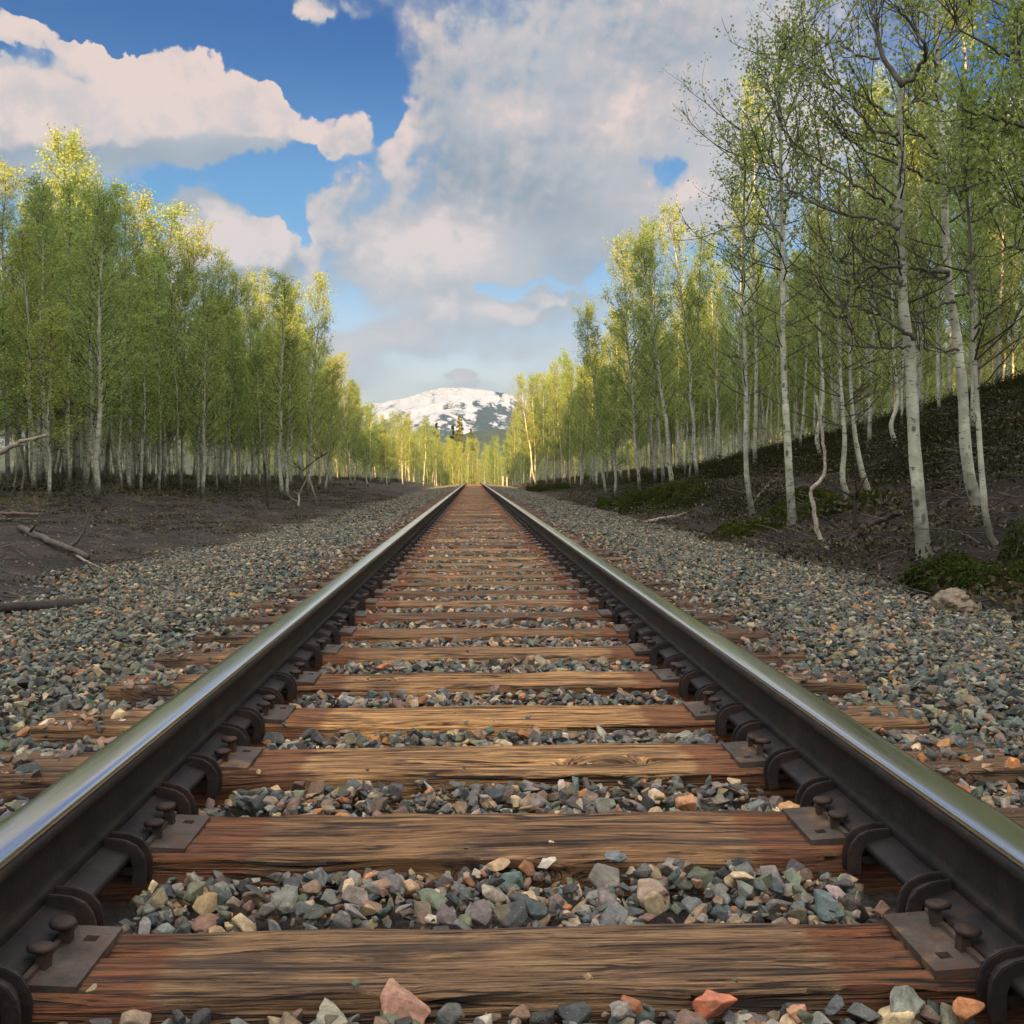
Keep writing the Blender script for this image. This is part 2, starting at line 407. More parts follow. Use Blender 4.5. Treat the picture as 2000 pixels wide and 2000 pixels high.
# ------------------------------------------------------------------ mountain and far forest hill
def build_mountain():
    Y0 = 6000.0
    prof = [(-600, 905), (200, 850), (560, 812), (724, 783), (790, 768), (830, 756), (868, 748), (905, 749), (950, 757), (1000, 766), (1025, 776), (1075, 792),
            (1130, 775), (1200, 770), (1300, 790), (1500, 840), (2300, 900)]
    px = [((a - 924) / F) * Y0 for a, b in prof]; pz = [((932 - b) / F) * Y0 for a, b in prof]
    xs = np.linspace(-2600, 2600, 340); ts = np.linspace(0, 1, 90)
    v = []; n = len(xs)
    for tt in ts:
        y = 2600 + (Y0 + 500 - 2600) * tt
        for x in xs:
            zr = np.interp(x * (1 + .0 * tt), px, pz)
            r = (y - 2600) / (Y0 - 2600)
            s = r ** 1.5 if r < 1 else max(0, 1 - (r - 1) * 2)
            rg = mn.ridged_multi_fractal(Vector((x * .0016, y * .0016, 2.1)), 1.0, 2.0, 6, 1.0, 2.0)
            z = -20 + zr * s + (rg - 1.1) * 62 * s * (1 - .8 * s if r < 1 else .1) + 6 * fbm(x, y, .012, 4) * s
            v.append((x, y, z))
    f = [(j * n + i, j * n + i + 1, (j + 1) * n + i + 1, (j + 1) * n + i) for j in range(len(ts) - 1) for i in range(n - 1)]
    m, t = mat('snowy_mountain')
    geo = t.new('ShaderNodeNewGeometry'); P = geo.outputs['Position']
    x, y, z = t.sep(P)
    st = t.noise(t.vec('MULTIPLY', P, (.011, .0022, .003)), 1.0, 7, .62, .4)
    fine = t.noise(P, .03, 5, .6)
    line = t.math('ADD', t.math('MULTIPLY', z, .0030), t.math('MULTIPLY', t.math('SUBTRACT', st, .5), 4.2))
    line = t.math('ADD', line, t.math('MULTIPLY', t.math('SUBTRACT', fine, .5), 1.8))
    line = t.math('ADD', line, t.mapr(x, 260, -260, -.22, .62))
    snow = t.mapr(line, 1.12, 1.3)
    spot = t.mapr(t.noise(P, .055, 4, .7), .50, .58)
    snow = t.math('MULTIPLY', snow, t.math('SUBTRACT', 1.0, t.math('MULTIPLY', spot, t.mapr(st, .60, .42, 0, .6))))
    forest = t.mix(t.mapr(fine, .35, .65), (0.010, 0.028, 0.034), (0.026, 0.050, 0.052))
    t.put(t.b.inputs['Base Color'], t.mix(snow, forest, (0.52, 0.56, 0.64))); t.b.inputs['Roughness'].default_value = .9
    me = D.meshes.new('mountain'); me.from_pydata(v, [], f); me.materials.append(m)
    me.polygons.foreach_set('use_smooth', np.ones(len(f), bool))
    tag(link('mountain', me), 'snow streaked mountain with dark forest on its lower slopes, closing the view down the track', 'mountain', kind='structure')
    # nearer forested hill
    v = []; xs = np.linspace(-1500, 1500, 200); ys = np.linspace(1500, 2400, 40); n = len(xs)
    for y in ys:
        for x in xs:
            w = math.sin(math.pi * (y - 1500) / 900) ** .7 if 1500 < y < 2400 else 0
            h = np.interp(x, [-1500, -700, -100, 40, 140, 300, 900, 1500], [60, 60, 70, 92, 96, 150, 240, 260])
            v.append((x, y, -8 + w * (h + 14 * fbm(x, y, .004, 4) + 7 * fbm(x, y, .05, 2))))
    f = [(j * n + i, j * n + i + 1, (j + 1) * n + i + 1, (j + 1) * n + i) for j in range(len(ys) - 1) for i in range(n - 1)]
    m, t = mat('conifer_hillside')
    geo = t.new('ShaderNodeNewGeometry')
    fi = t.noise(geo.outputs['Position'], .09, 5, .65)
    t.put(t.b.inputs['Base Color'], t.ramp(fi, [(.3, (.014, .026, .022)), (.7, (.05, .075, .045))])); t.b.inputs['Roughness'].default_value = 1
    me = D.meshes.new('forest_hill'); me.from_pydata(v, [], f); me.materials.append(m)
    me.polygons.foreach_set('use_smooth', np.ones(len(f), bool))
    tag(link('forest_hill', me), 'dark conifer covered hill below the mountain', 'hill', kind='structure')
build_mountain()

# ------------------------------------------------------------------ materials of the track
def steel_head():
    m, t = mat('polished_rail_head')
    geo = t.new('ShaderNodeNewGeometry'); P = geo.outputs['Position']
    s = t.noise(t.vec('MULTIPLY', P, (160, .9, 60)), 1.0, 4, .6)
    s2 = t.noise(t.vec('MULTIPLY', P, (40, 6, 30)), 1.0, 5, .6)
    t.put(t.b.inputs['Base Color'], t.mix(s, (0.62, 0.62, 0.62), (0.86, 0.86, 0.86)))
    t.b.inputs['Metallic'].default_value = 1.0
    t.put(t.b.inputs['Roughness'], t.math('ADD', t.math('MULTIPLY', s, .14), t.math('ADD', t.math('MULTIPLY', s2, .08), .07)))
    t.put(t.b.inputs['Normal'], t.bump(s, .08, .002))
    return m
def steel_dark(name='oxidised_rail_steel', a=(0.011, 0.0105, 0.011), b=(0.027, 0.024, 0.023), rust=.35, rough=.55):
    m, t = mat(name)
    tc = t.new('ShaderNodeTexCoord'); geo = t.new('ShaderNodeNewGeometry'); P = geo.outputs['Position']
    n1 = t.noise(P, 14, 6, .65); n2 = t.noise(P, 90, 4, .6)
    c = t.mix(t.mapr(n1, .3, .7), a, b)
    c = t.mix(t.math('MULTIPLY', t.mapr(n1, .50, .68), rust), c, (0.070, 0.036, 0.024))
    fl = t.noise(t.vec('MULTIPLY', P, (40, 9, 70)), 1.0, 5, .7)
    c = t.mix(t.math('MULTIPLY', t.mapr(fl, .54, .66), rust * 1.4), c, (0.06, 0.034, 0.024))
    dust = t.math('MULTIPLY', t.mapr(t.vor(P, 55), .13, .05), t.mapr(n2, .55, .65))
    c = t.mix(t.math('MULTIPLY', dust, .55), c, (0.2, 0.18, 0.16))
    t.put(t.b.inputs['Base Color'], c)
    t.b.inputs['Metallic'].default_value = .25
    t.put(t.b.inputs['Roughness'], t.math('ADD', t.math('MULTIPLY', n2, .25), rough - .1))
    t.put(t.b.inputs['Normal'], t.bump(t.math('ADD', n2, n1), .25, .003))
    return m
M_HEAD = steel_head(); M_RAIL = steel_dark()
M_ANCH = steel_dark('rusty_dark_anchor_steel', (0.016, 0.013, 0.013), (0.04, 0.03, 0.027), .55, .6)
M_SPIKE = steel_dark('rusty_spike_steel', (0.022, 0.016, 0.014), (0.065, 0.042, 0.032), .7, .65)

def plate_mat():
    m, t = mat('weathered_plate_steel')
    geo = t.new('ShaderNodeNewGeometry'); P = geo.outputs['Position']
    oi = t.new('ShaderNodeObjectInfo')
    n1 = t.noise(P, 11, 6, .65); n2 = t.noise(P, 120, 4, .6)
    c = t.mix(t.mapr(n1, .32, .68), (0.036, 0.028, 0.024), (0.098, 0.080, 0.066))
    c = t.mix(t.math('MULTIPLY', t.mapr(t.noise(P, 7, 5, .7), .53, .64), .75), c, (0.21, 0.125, 0.05))
    c = t.mix(.6, c, t.ramp(n2, [(.3, .6), (.7, 1.3)]), 'MULTIPLY')
    c = t.mix(t.math('MULTIPLY', t.mapr(t.noise(P, 23, 6, .7), .50, .62), .7), c, (0.085, 0.042, 0.024))
    t.put(t.b.inputs['Base Color'], c); t.b.inputs['Metallic'].default_value = .1
    t.b.inputs['Roughness'].default_value = .62
    t.put(t.b.inputs['Normal'], t.bump(t.math('ADD', n2, n1), .3, .003))
    return m
M_PLATE = plate_mat()

def wood_mat():
    m, t = mat('weathered_tie_timber')
    tc = t.new('ShaderNodeTexCoord'); oi = t.new('ShaderNodeObjectInfo')
    O = tc.outputs['Object']; rnd = oi.outputs['Random']
    P = t.vec('ADD', O, t.xyz(t.math('MULTIPLY', rnd, 71), t.math('MULTIPLY', rnd, 37), 0))
    wob = t.vec('SCALE', t.vec('SUBTRACT', t.noise(P, 2.0, 3, .5, color=True), (.5, .5, .5)), .032)
    knot = t.vor(t.vec('MULTIPLY', P, (1.5, 5, 5)), 1.0)
    kn = t.mapr(knot, .26, .04)
    Pw = t.vec('ADD', P, wob)
    Pw = t.vec('ADD', Pw, t.xyz(0, t.math('MULTIPLY', kn, .05), t.math('MULTIPLY', kn, .05)))
    g1 = t.noise(t.vec('MULTIPLY', Pw, (3.2, 95, 95)), 1.0, 6, .68, .25)
    g2 = t.noise(t.vec('MULTIPLY', Pw, (9, 330, 330)), 1.0, 4, .65)
    g3 = t.noise(t.vec('MULTIPLY', Pw, (1.3, 26, 26)), 1.0, 5, .6, .5)
    ck = t.noise(t.vec('MULTIPLY', Pw, (1.0, 48, 48)), 1.0, 2, .5, .3)
    blot = t.noise(t.vec('MULTIPLY', P, (2.6, 9, 9)), 1.0, 6, .65)
    base = t.mix(t.mapr(g1, .3, .68), (0.115, 0.062, 0.032), (0.45, 0.30, 0.155))
    base = t.mix(t.math('MULTIPLY', t.mapr(g3, .45, .68), .65), base, (0.10, 0.055, 0.032))
    base = t.mix(1.0, base, t.ramp(g2, [(.3, .42), (.5, 1.0), (.72, 1.65)]), 'MULTIPLY')
    base = t.mix(1.0, base, oi.outputs['Color'], 'MULTIPLY')
    base = t.mix(t.math('MULTIPLY', t.mapr(blot, .53, .68), .72), base, (0.045, 0.032, 0.027))
    line = t.mapr(t.math('ABSOLUTE', t.math('SUBTRACT', ck, .5)), .034, .010)
    line = t.math('MULTIPLY', line, t.mapr(t.noise(t.vec('MULTIPLY', P, (3, 12, 12)), 1.0, 3), .43, .53))
    crack = t.math('ADD', t.math('MAXIMUM', t.mapr(g1, .40, .30), line), t.math('MULTIPLY', t.mapr(g2, .40, .28), .7), clamp=True)
    base = t.mix(t.math('MULTIPLY', crack, .72), base, (0.016, 0.010, 0.008))
    base = t.mix(t.math('MULTIPLY', kn, .7), base, (0.04, 0.025, 0.018))
    # rust bleeding into the timber beside the plates, with an edge of its own
    x, y, z = t.sep(O)
    ax = t.math('ADD', t.math('ABSOLUTE', x), t.math('MULTIPLY', t.math('SUBTRACT', rnd, .5), .07))
    ax = t.math('ADD', ax, t.math('MULTIPLY', t.math('SUBTRACT', g3, .5), .10))
    st = t.math('MULTIPLY', t.mapr(ax, .49, .52), t.mapr(ax, 1.0, .95))
    st = t.math('MULTIPLY', st, t.mapr(g1, .25, .6, .25, .85))
    base = t.mix(st, base, t.mix(t.mapr(g1, .35, .65), (0.07, 0.022, 0.011), (0.31, 0.105, 0.038)))
    base = t.mix(t.math('MULTIPLY', crack, .6), base, (0.016, 0.010, 0.008))
    edge = t.mapr(ax, 1.02, 1.1)
    base = t.mix(t.math('MULTIPLY', edge, .6), base, (0.06, 0.04, 0.033))
    t.put(t.b.inputs['Base Color'], base); t.b.inputs['Roughness'].default_value = .85
    h = t.math('SUBTRACT', t.math('ADD', g1, t.math('MULTIPLY', g2, .5)), t.math('MULTIPLY', crack, .9))
    t.put(t.b.inputs['Normal'], t.bump(h, 1.0, .016))
    return m
M_WOOD = wood_mat()

# ------------------------------------------------------------------ rails
RAIL_TOP, GAUGE, BASEZ = 0.178, 1.435, 0.0125
XR = GAUGE / 2 + 0.042
def zdip(y): return -0.0010 * (y - 106) ** 2 if y > 106 else 0.0
def extrude(prof, ys, name, m, parent, close=True, smooth=True):
    n = len(prof); v = []; f = []
    for y in ys:
        for (x, z) in prof: v.append((x, y, z + zdip(y)))
    for j in range(len(ys) - 1):
        for i in range(n if close else n - 1):
            k = (i + 1) % n
            f.append((j * n + i, (j + 1) * n + i, (j + 1) * n + k, j * n + k))
    f.append(tuple(range(n))); f.append(tuple(range((len(ys) - 1) * n, len(ys) * n))[::-1])
    me = D.meshes.new(name); me.from_pydata(v, [], f); me.materials.append(m)
    bm = bmesh.new(); bm.from_mesh(me); bmesh.ops.recalc_face_normals(bm, faces=bm.faces); bm.to_mesh(me); bm.free()
    me.polygons.foreach_set('use_smooth', np.ones(len(f), bool))
    return link(name, me, parent)
YS = graded([(-3, 3), (105, 2), (150, 0)])
def arc(cx, cz, r, a0, a1, n): return [(cx + r * math.cos(R(a)), cz + r * math.sin(R(a))) for a in np.linspace(a0, a1, n)]

def make_rail(s, label):
    root = empty('steel_rail', (s * XR, 0, 0), label, 'rail', 'rails of the railway track')
    T = RAIL_TOP; hw = 0.041
    # rounded crown, worn gauge corners
    top = arc(hw - .010, T - .012, .010, 0, 72, 6) + [(x, T - (x / hw) ** 2 * .0022) for x in np.linspace(.027, -.027, 7)] + arc(-hw + .010, T - .012, .010, 108, 180, 6)
    head = [(hw - .001, T - .017)] + top + [(-hw + .001, T - .017)]
    extrude(head, YS, 'rail_head', M_HEAD, root)
    low = [(-hw, T - .0171), (hw, T - .0171), (hw, T - .034), (hw - .004, T - .039), (.016, T - .047), (.0105, T - .056), (.009, T - .08),
           (.0095, BASEZ + .050), (.014, BASEZ + .036), (.026, BASEZ + .027), (-.026, BASEZ + .027), (-.014, BASEZ + .036), (-.0095, BASEZ + .050), (-.009, T - .08), (-.0105, T - .056), (-.016, T - .047), (-hw + .004, T - .039), (-hw, T - .034)]
    extrude(low, YS, 'rail_web', M_RAIL, root)
    foot = [(.026, BASEZ + .0268), (.071, BASEZ + .0135), (.0755, BASEZ + .010), (.0755, BASEZ), (-.0755, BASEZ), (-.0755, BASEZ + .010), (-.071, BASEZ + .0135), (-.026, BASEZ + .0268)]
    extrude(foot, YS, 'rail_foot', M_RAIL, root)
    return root
RAILS = {-1: make_rail(-1, 'left steel rail with a bright sky reflecting head'), 1: make_rail(1, 'right steel rail with a head reflecting green from the trees')}

# ------------------------------------------------------------------ ties, plates, spikes, anchors
def ydist(py, z=0.0):
    a = math.atan((py - 1000) / F) + R(PITCH); return (CAM.z - z) / math.tan(a)
edges = [(1806, 1931), (1584, 1667), (1454, 1509), (1375, 1411), (1310, 1340), (1256, 1284)]
TIES = []
for far, near in edges:
    a, b = ydist(far), ydist(near); TIES.append(((a + b) / 2, max(.215, min(.25, b * -1 + a))))
TIES = [(TIES[0][0] - 1.07, .225), (TIES[0][0] - .535, .225)] + TIES
y = TIES[-1][0]
while y < 122:
    y += 0.540 + random.uniform(-.035, .035); TIES.append((y, random.uniform(.205, .245)))

def tie_mesh(w, seed, detail):
    L, H = 2.62, 0.175
    nx, ny, nz = (260, 26, 14) if detail == 2 else ((60, 6, 3) if detail == 1 else (16, 3, 1))
    per = []
    yy = np.linspace(-w / 2, w / 2, ny + 1); zz = np.linspace(-H, 0, nz + 1)
    per += [(-w / 2, z) for z in zz[:-1]] + [(a, 0) for a in yy[:-1]] + [(w / 2, z) for z in zz[::-1][:-1]] + [(a, -H) for a in yy[::-1][:-1]]
    n = len(per); v = []; r = .012
    for i in range(nx + 1):
        x = -L / 2 + L * i / nx
        for (a, z) in per:
            P = Vector((x * 1.6 + seed * 9, a * 34, z * 34))
            d = 0.0
            if detail:
                g = mn.noise(P) * .0055 + mn.noise(Vector((x * 3.5 + seed, a * 80, z * 80 + 4))) * .0034
                cr = mn.noise(Vector((x * 1.1 + seed * 3, a * 26 + 2, z * 26 + seed)))
                d = g - (max(0, cr - .26) * .05 if detail == 2 else 0)
            low = .008 * mn.noise(Vector((x * 2.2, a * 5 + seed, z * 5)))
            yy_, zz_ = a, z
            ey = 1 if abs(abs(a) - w / 2) < 1e-6 else 0; ez = 1 if abs(z) < 1e-6 or abs(z + H) < 1e-6 else 0
            if ez and z > -H / 2:
                cd_ = (w / 2 - abs(a))
                zz_ = z + d + low - (max(0, .022 - cd_) ** 2) * (20 + 34 * max(-.5, mn.noise(Vector((x * 7, seed, 1 if a > 0 else 2)))))
            elif ey:
                yy_ = a + math.copysign(1, a) * (d + low * .8) - math.copysign(1, a) * (max(0, .02 + z) ** 2) * 14
            v.append((x, yy_, zz_))
    f = []
    for i in range(nx):
        for j in range(n):
            k = (j + 1) % n
            f.append((i * n + j, i * n + k, (i + 1) * n + k, (i + 1) * n + j))
    f.append(tuple(range(n))[::-1]); f.append(tuple(range(nx * n, (nx + 1) * n)))
    me = D.meshes.new('tie_timber'); me.from_pydata(v, [], f); me.materials.append(M_WOOD)
    me.polygons.foreach_set('use_smooth', np.array([True] * (len(f) - 2) + [False] * 2))
    return me

def plate_mesh():
    bm = bmesh.new()
    w, l, h = .31, .19, .0095
    # grid of cells so that the spike holes are real recesses
    xs = [-.155, -.132, -.112, -.088, -.0775, .0775, .088, .112, .132, .155]; ys = [-.095, -.062, -.042, .042, .062, .095]
    V = {}
    def zt(x): return h + .002 - abs(abs(x) - .0775) * .06
    for i, x in enumerate(xs):
        for j, y in enumerate(ys): V[i, j] = bm.verts.new((x, y, zt(x)))
    holes = []
    for i in range(len(xs) - 1):
        for j in range(len(ys) - 1):
            fc = bm.faces.new((V[i, j], V[i + 1, j], V[i + 1, j + 1], V[i, j + 1]))
            if (i, j) in ((1, 1), (7, 3)): holes.append(fc)
    for fc in holes:
        r = bmesh.ops.extrude_discrete_faces(bm, faces=[fc])
        for q in r['faces']: bmesh.ops.translate(bm, verts=q.verts, vec=(0, 0, -.012))
    ed = [e for e in bm.edges if e.is_boundary]
    r = bmesh.ops.extrude_edge_only(bm, edges=ed)
    for q in r['geom']:
        if isinstance(q, bmesh.types.BMVert) and q.co.z > .001: q.co.z = -.006
    # low shoulders on either side of the rail foot
    for s in (-1, 1):
        q = bmesh.ops.create_cube(bm, size=1)['verts']
        for vv in q: vv.co = Vector((vv.co.x * .009 + s * .0825, vv.co.y * .184, vv.co.z * .012 + h + .003))
    bmesh.ops.recalc_face_normals(bm, faces=bm.faces)
    me = D.meshes.new('tie_plate'); bm.to_mesh(me); bm.free(); me.materials.append(M_PLATE)
    return me
ME_PLATE = plate_mesh()

def spike_mesh():
    b = MB()
    b.box((0, 0, .006), (.0165, .0165, .06))
    # oval domed head with a lip reaching over the rail foot (towards +x)
    prof = [(.010, .033), (.0165, .0345), (.0178, .0385), (.0165, .0425), (.011, .0445), (.001, .0455)]
    n = 14; v = []; f = []
    for r, z in prof:
        for k in range(n):
            a = 2 * math.pi * k / n
            v.append((r * math.cos(a) * 1.15 + .006, r * math.sin(a), z))
    for i in range(len(prof) - 1):
        for k in range(n): f.append((i * n + k, i * n + (k + 1) % n, (i + 1) * n + (k + 1) % n, (i + 1) * n + k))
    f.append(tuple(range(n))[::-1]); f.append(tuple(range((len(prof) - 1) * n, len(prof) * n)))
    b.add(v, f)
    return b.mesh('spike', M_SPIKE)
ME_SPIKE = spike_mesh()

def anchor_mesh():
    """channel-section hook sprung over the edge of the rail foot; +x points to the track centre, origin on the foot edge"""
    # centre line over the foot, round its edge and down
    path = [(-.046, .036), (-.026, .034), (-.008, .0305), (.008, .022), (.0185, .008), (.023, -.008), (.0235, -.026), (.021, -.050)]
    P = np.array(path); tg = np.gradient(P, axis=0); tg /= np.linalg.norm(tg, axis=1)[:, None]
    nr = np.stack([-tg[:, 1], tg[:, 0]], 1)
    nr[nr[:, 0] + nr[:, 1] < 0] *= -1
    b = MB()
    def slab(y0, y1, t0, t1):
        v = []; f = []; n = len(P)
        for i in range(n):
            for (t, y) in ((t0, y0), (t1, y0), (t1, y1), (t0, y1)):
                q = P[i] + nr[i] * t; v.append((q[0], y, q[1]))
        for i in range(n - 1):
            for k in range(4): f.append((i * 4 + k, i * 4 + (k + 1) % 4, (i + 1) * 4 + (k + 1) % 4, (i + 1) * 4 + k))
        f.append((3, 2, 1, 0)); f.append(tuple((n - 1) * 4 + k for k in range(4)))
        b.add(v, f, smooth=False)
    slab(-.021, -.012, -.019, .006); slab(.012, .021, -.019, .006); slab(-.012, .012, -.017, -.006)
    b.box((-.04, 0, -.022), (.085, .030, .014))
    me = b.mesh('rail_anchor', M_ANCH)
    bm = bmesh.new(); bm.from_mesh(me); bmesh.ops.recalc_face_normals(bm, faces=bm.faces)
    bmesh.ops.bevel(bm, geom=[e for e in bm.edges if e.calc_face_angle(0) > .9], offset=.0016, segments=2, affect='EDGES')
    bm.to_mesh(me); bm.free()
    me.polygons.foreach_set('use_smooth', np.zeros(len(me.polygons), bool))
    return me
ME_ANCH = anchor_mesh()

TINT = {2: (.90, .84, .80), 3: (.98, .84, .72), 4: (1.5, 1.32, 1.06), 5: (2.0, 1.7, 1.22), 6: (1.5, 1.28, 1.0), 7: (1.2, 1.05, .88)}
TLABEL = {2: 'nearest wooden tie, dark brown and deeply cracked with a large knot',
          3: 'second wooden tie from the front, orange brown with blackened patches along its near edge',
          4: 'third wooden tie from the front, tan with red rust stain beside the left plate',
          5: 'fourth wooden tie from the front, the palest yellow tan of the near ties',
          6: 'fifth wooden tie from the front, tan with both rails crossing its reddish ends',
          7: 'sixth wooden tie from the front, brown with its left end bare outside the rail',
          8: 'seventh wooden tie from the front, brown and partly hidden by stones',
          9: 'eighth wooden tie from the front, narrow looking brown timber between stones',
          10: 'ninth wooden tie from the front, brown, where the anchors begin to crowd together'}
MID_TIES = [tie_mesh(.225, 40 + i, 1) for i in range(5)]; FAR_TIES = [tie_mesh(.225, 60 + i, 0) for i in range(3)]
for i, (ty, tw) in enumerate(TIES):
    me = tie_mesh(tw, i * 1.7 + .3, 2) if 2 <= i <= 6 else (random.choice(MID_TIES) if ty < 22 else random.choice(FAR_TIES))
    o = link('wooden_tie', me)
    o.location = (random.uniform(-.02, .02), ty, zdip(ty) + random.uniform(-.004, .002))
    if ty > 4: o.rotation_euler.z = random.uniform(-.012, .012); o.rotation_euler.y = random.uniform(-.004, .004)
    lab = TLABEL.get(i, 'weathered brown wooden tie in the receding row of the middle distance' if ty < 30 else 'wooden tie merging with its neighbours towards the vanishing point')
    if i < 2: lab = 'wooden tie just outside the lower edge of the picture'
    tag(o, lab, 'railway tie', 'wooden ties under the rails')
    k = random.uniform(.55, 1.4) if ty < 20 else random.uniform(.5, 1.2)
    c = TINT.get(i, (k * random.uniform(.95, 1.08), k * .90 * random.uniform(.95, 1.05), k * .80))
    o.color = (*c, 1)
    if ty > 45: continue
    for s in (-1, 1):
        p = link('tie_plate', ME_PLATE, o); p.location = (s * XR - o.location.x, 0, .0015)
        if s < 0: p.rotation_euler.z = math.pi
        if ty < 25:
            for (dx, dy) in ((-.0885, .045), (-.0885, -.04), (.0885, .03)):
                q = link('spike', ME_SPIKE, p); q.location = (dx, dy, .0 + random.uniform(-.004, .008))
                q.rotation_euler = (random.uniform(-.12, .12), random.uniform(-.1, .1), (math.pi if dx > 0 else 0) + random.uniform(-.3, .3))
cnt = {-1: 0, 1: 0}; rest = {-1: MB(), 1: MB()}
AV = np.array([v.co for v in ME_ANCH.vertices]); AF = [tuple(p.vertices) for p in ME_ANCH.polygons]
for i, (ty, tw) in enumerate(TIES):
    for e in (-1, 1):
        for s in (-1, 1):
            yy = ty + e * (tw / 2 + .026) + random.uniform(-.006, .006)
            if yy < 1.15: continue
            off = (-s * .0755, yy, BASEZ - .0 + zdip(yy))
            if cnt[s] < 100:
                a = link('rail_anchor', ME_ANCH, RAILS[s]); a.location = off
                a.rotation_euler = (0, random.uniform(-.05, .05), (math.pi if s > 0 else 0) + random.uniform(-.05, .05)); cnt[s] += 1
            elif ty < 110:
                V_ = AV.copy(); V_[:, 0] *= -s
                rest[s].add(V_ + np.array(off), AF if s < 0 else [q[::-1] for q in AF], smooth=False)
for s in (-1, 1): tag(rest[s].build('distant_anchors', M_ANCH, RAILS[s]), kind='stuff')

# ------------------------------------------------------------------ geometry-node scatter for uncountable stuff
def scatter(name, pts, rot, scl, pid, col, protos, label, cat):
    """one object: prototypes instanced on the points of its mesh"""
    pc = D.collections.new(name + '_pieces')
    for i, me in enumerate(protos):
        pc.objects.link(D.objects.new('%s_piece_%02d' % (name, i), me))
    n = len(pts)
    me = D.meshes.new(name); me.vertices.add(n); me.vertices.foreach_set('co', np.asarray(pts, np.float32).ravel())
    for an, ty, arr, key in (('rot', 'FLOAT_VECTOR', rot, 'vector'), ('scl', 'FLOAT_VECTOR', scl, 'vector'), ('pid', 'INT', pid, 'value'), ('scol', 'FLOAT_COLOR', np.concatenate([col, np.ones((n, 1))], 1), 'color')):
        a = me.attributes.new(an, ty, 'POINT'); a.data.foreach_set(key, np.asarray(arr, np.int32 if ty == 'INT' else np.float32).ravel())
    g = D.node_groups.new(name + '_scatter', 'GeometryNodeTree')
    g.interface.new_socket('Geometry', in_out='INPUT', socket_type='NodeSocketGeometry')
    g.interface.new_socket('Geometry', in_out='OUTPUT', socket_type='NodeSocketGeometry')
    q = NT(g); gi = q.new('NodeGroupInput'); go = q.new('NodeGroupOutput')
    ci = q.new('GeometryNodeCollectionInfo'); ci.inputs['Collection'].default_value = pc
    ci.inputs['Separate Children'].default_value = True; ci.inputs['Reset Children'].default_value = True
    ip = q.new('GeometryNodeInstanceOnPoints')
    def na(an, ty):
        x = q.new('GeometryNodeInputNamedAttribute', data_type=ty); x.inputs['Name'].default_value = an; return x.outputs['Attribute']
    e2r = q.new('FunctionNodeEulerToRotation'); g.links.new(na('rot', 'FLOAT_VECTOR'), e2r.inputs[0])
    g.links.new(gi.outputs[0], ip.inputs['Points']); g.links.new(ci.outputs[0], ip.inputs['Instance'])
    ip.inputs['Pick Instance'].default_value = True
    g.links.new(na('pid', 'INT'), ip.inputs['Instance Index']); g.links.new(e2r.outputs[0], ip.inputs['Rotation'])
    g.links.new(na('scl', 'FLOAT_VECTOR'), ip.inputs['Scale']); g.links.new(ip.outputs[0], go.inputs[0])
    o = link(name, me); md = o.modifiers.new('scatter', 'NODES'); md.node_group = g
    return tag(o, label, cat, kind='stuff')

def stone_mat(name, attr_type):
    m, t = mat(name)
    a = t.new('ShaderNodeAttribute', attribute_type=attr_type); a.attribute_name = 'scol' if attr_type == 'INSTANCER' else 'col'
    tc = t.new('ShaderNodeTexCoord'); geo = t.new('ShaderNodeNewGeometry'); P = geo.outputs['Position']
    n1 = t.noise(P, 55, 6, .7); n2 = t.noise(P, 17, 4, .6); n3 = t.noise(P, 260, 3, .7)
    c = t.mix(1.0, a.outputs['Color'], t.ramp(n1, [(.25, .5), (.5, 1.12), (.75, 1.9)]), 'MULTIPLY')
    c = t.mix(t.math('MULTIPLY', t.mapr(n2, .55, .7), .35), c, (0.20, 0.15, 0.11))
    c = t.mix(t.math('MULTIPLY', t.mapr(n3, .58, .7), .4), c, (0.34, 0.32, 0.29))
    t.put(t.b.inputs['Base Color'], c); t.b.inputs['Roughness'].default_value = .82
    t.put(t.b.inputs['Normal'], t.bump(t.math('ADD', n1, t.math('MULTIPLY', n3, .4)), .55, .006))
    return m
M_STONE = stone_mat('crushed_stone', 'INSTANCER'); M_STONE_G = stone_mat('crushed_stone_patch', 'GEOMETRY')

def stone_mesh(rg, m, flat=.72):
    bm = bmesh.new()
    k = rg.integers(11, 17)
    p = rg.normal(size=(k, 3)); p /= np.linalg.norm(p, axis=1)[:, None]
    p *= rg.uniform(.36, .52, k)[:, None] * np.array((1.12, rg.uniform(.7, 1), rg.uniform(.5, .8)))
    for q in p: bm.verts.new(q)
    r = bmesh.ops.convex_hull(bm, input=bm.verts)
    bmesh.ops.delete(bm, geom=[v for v in bm.verts if not v.link_faces], context='VERTS')
    bmesh.ops.dissolve_limit(bm, angle_limit=.28, verts=bm.verts, edges=bm.edges)
    bmesh.ops.bevel(bm, geom=list(bm.edges), offset=.028, segments=1, affect='EDGES', clamp_overlap=True)
    me = D.meshes.new('stone'); bm.to_mesh(me); bm.free(); me.materials.append(m)
    return me
STONES = [stone_mesh(rng, M_STONE) for _ in range(18)]
PAL = np.array([(.075, .082, .080), (.046, .058, .056), (.115, .118, .106), (.145, .138, .115), (.055, .082, .075), (.15, .122, .080), (.27, .20, .115), (.19, .12, .078),
                (.33, .14, .055), (.25, .22, .175), (.078, .064, .058), (.098, .11, .072), (.36, .28, .17), (.042, .043, .043), (.14, .092, .068)])
PW = np.array([11, 10, 11, 12, 7, 11, 8, 7, 3.6, 6.5, 8, 8, 3.2, 10, 8]); PW = PW / PW.sum()
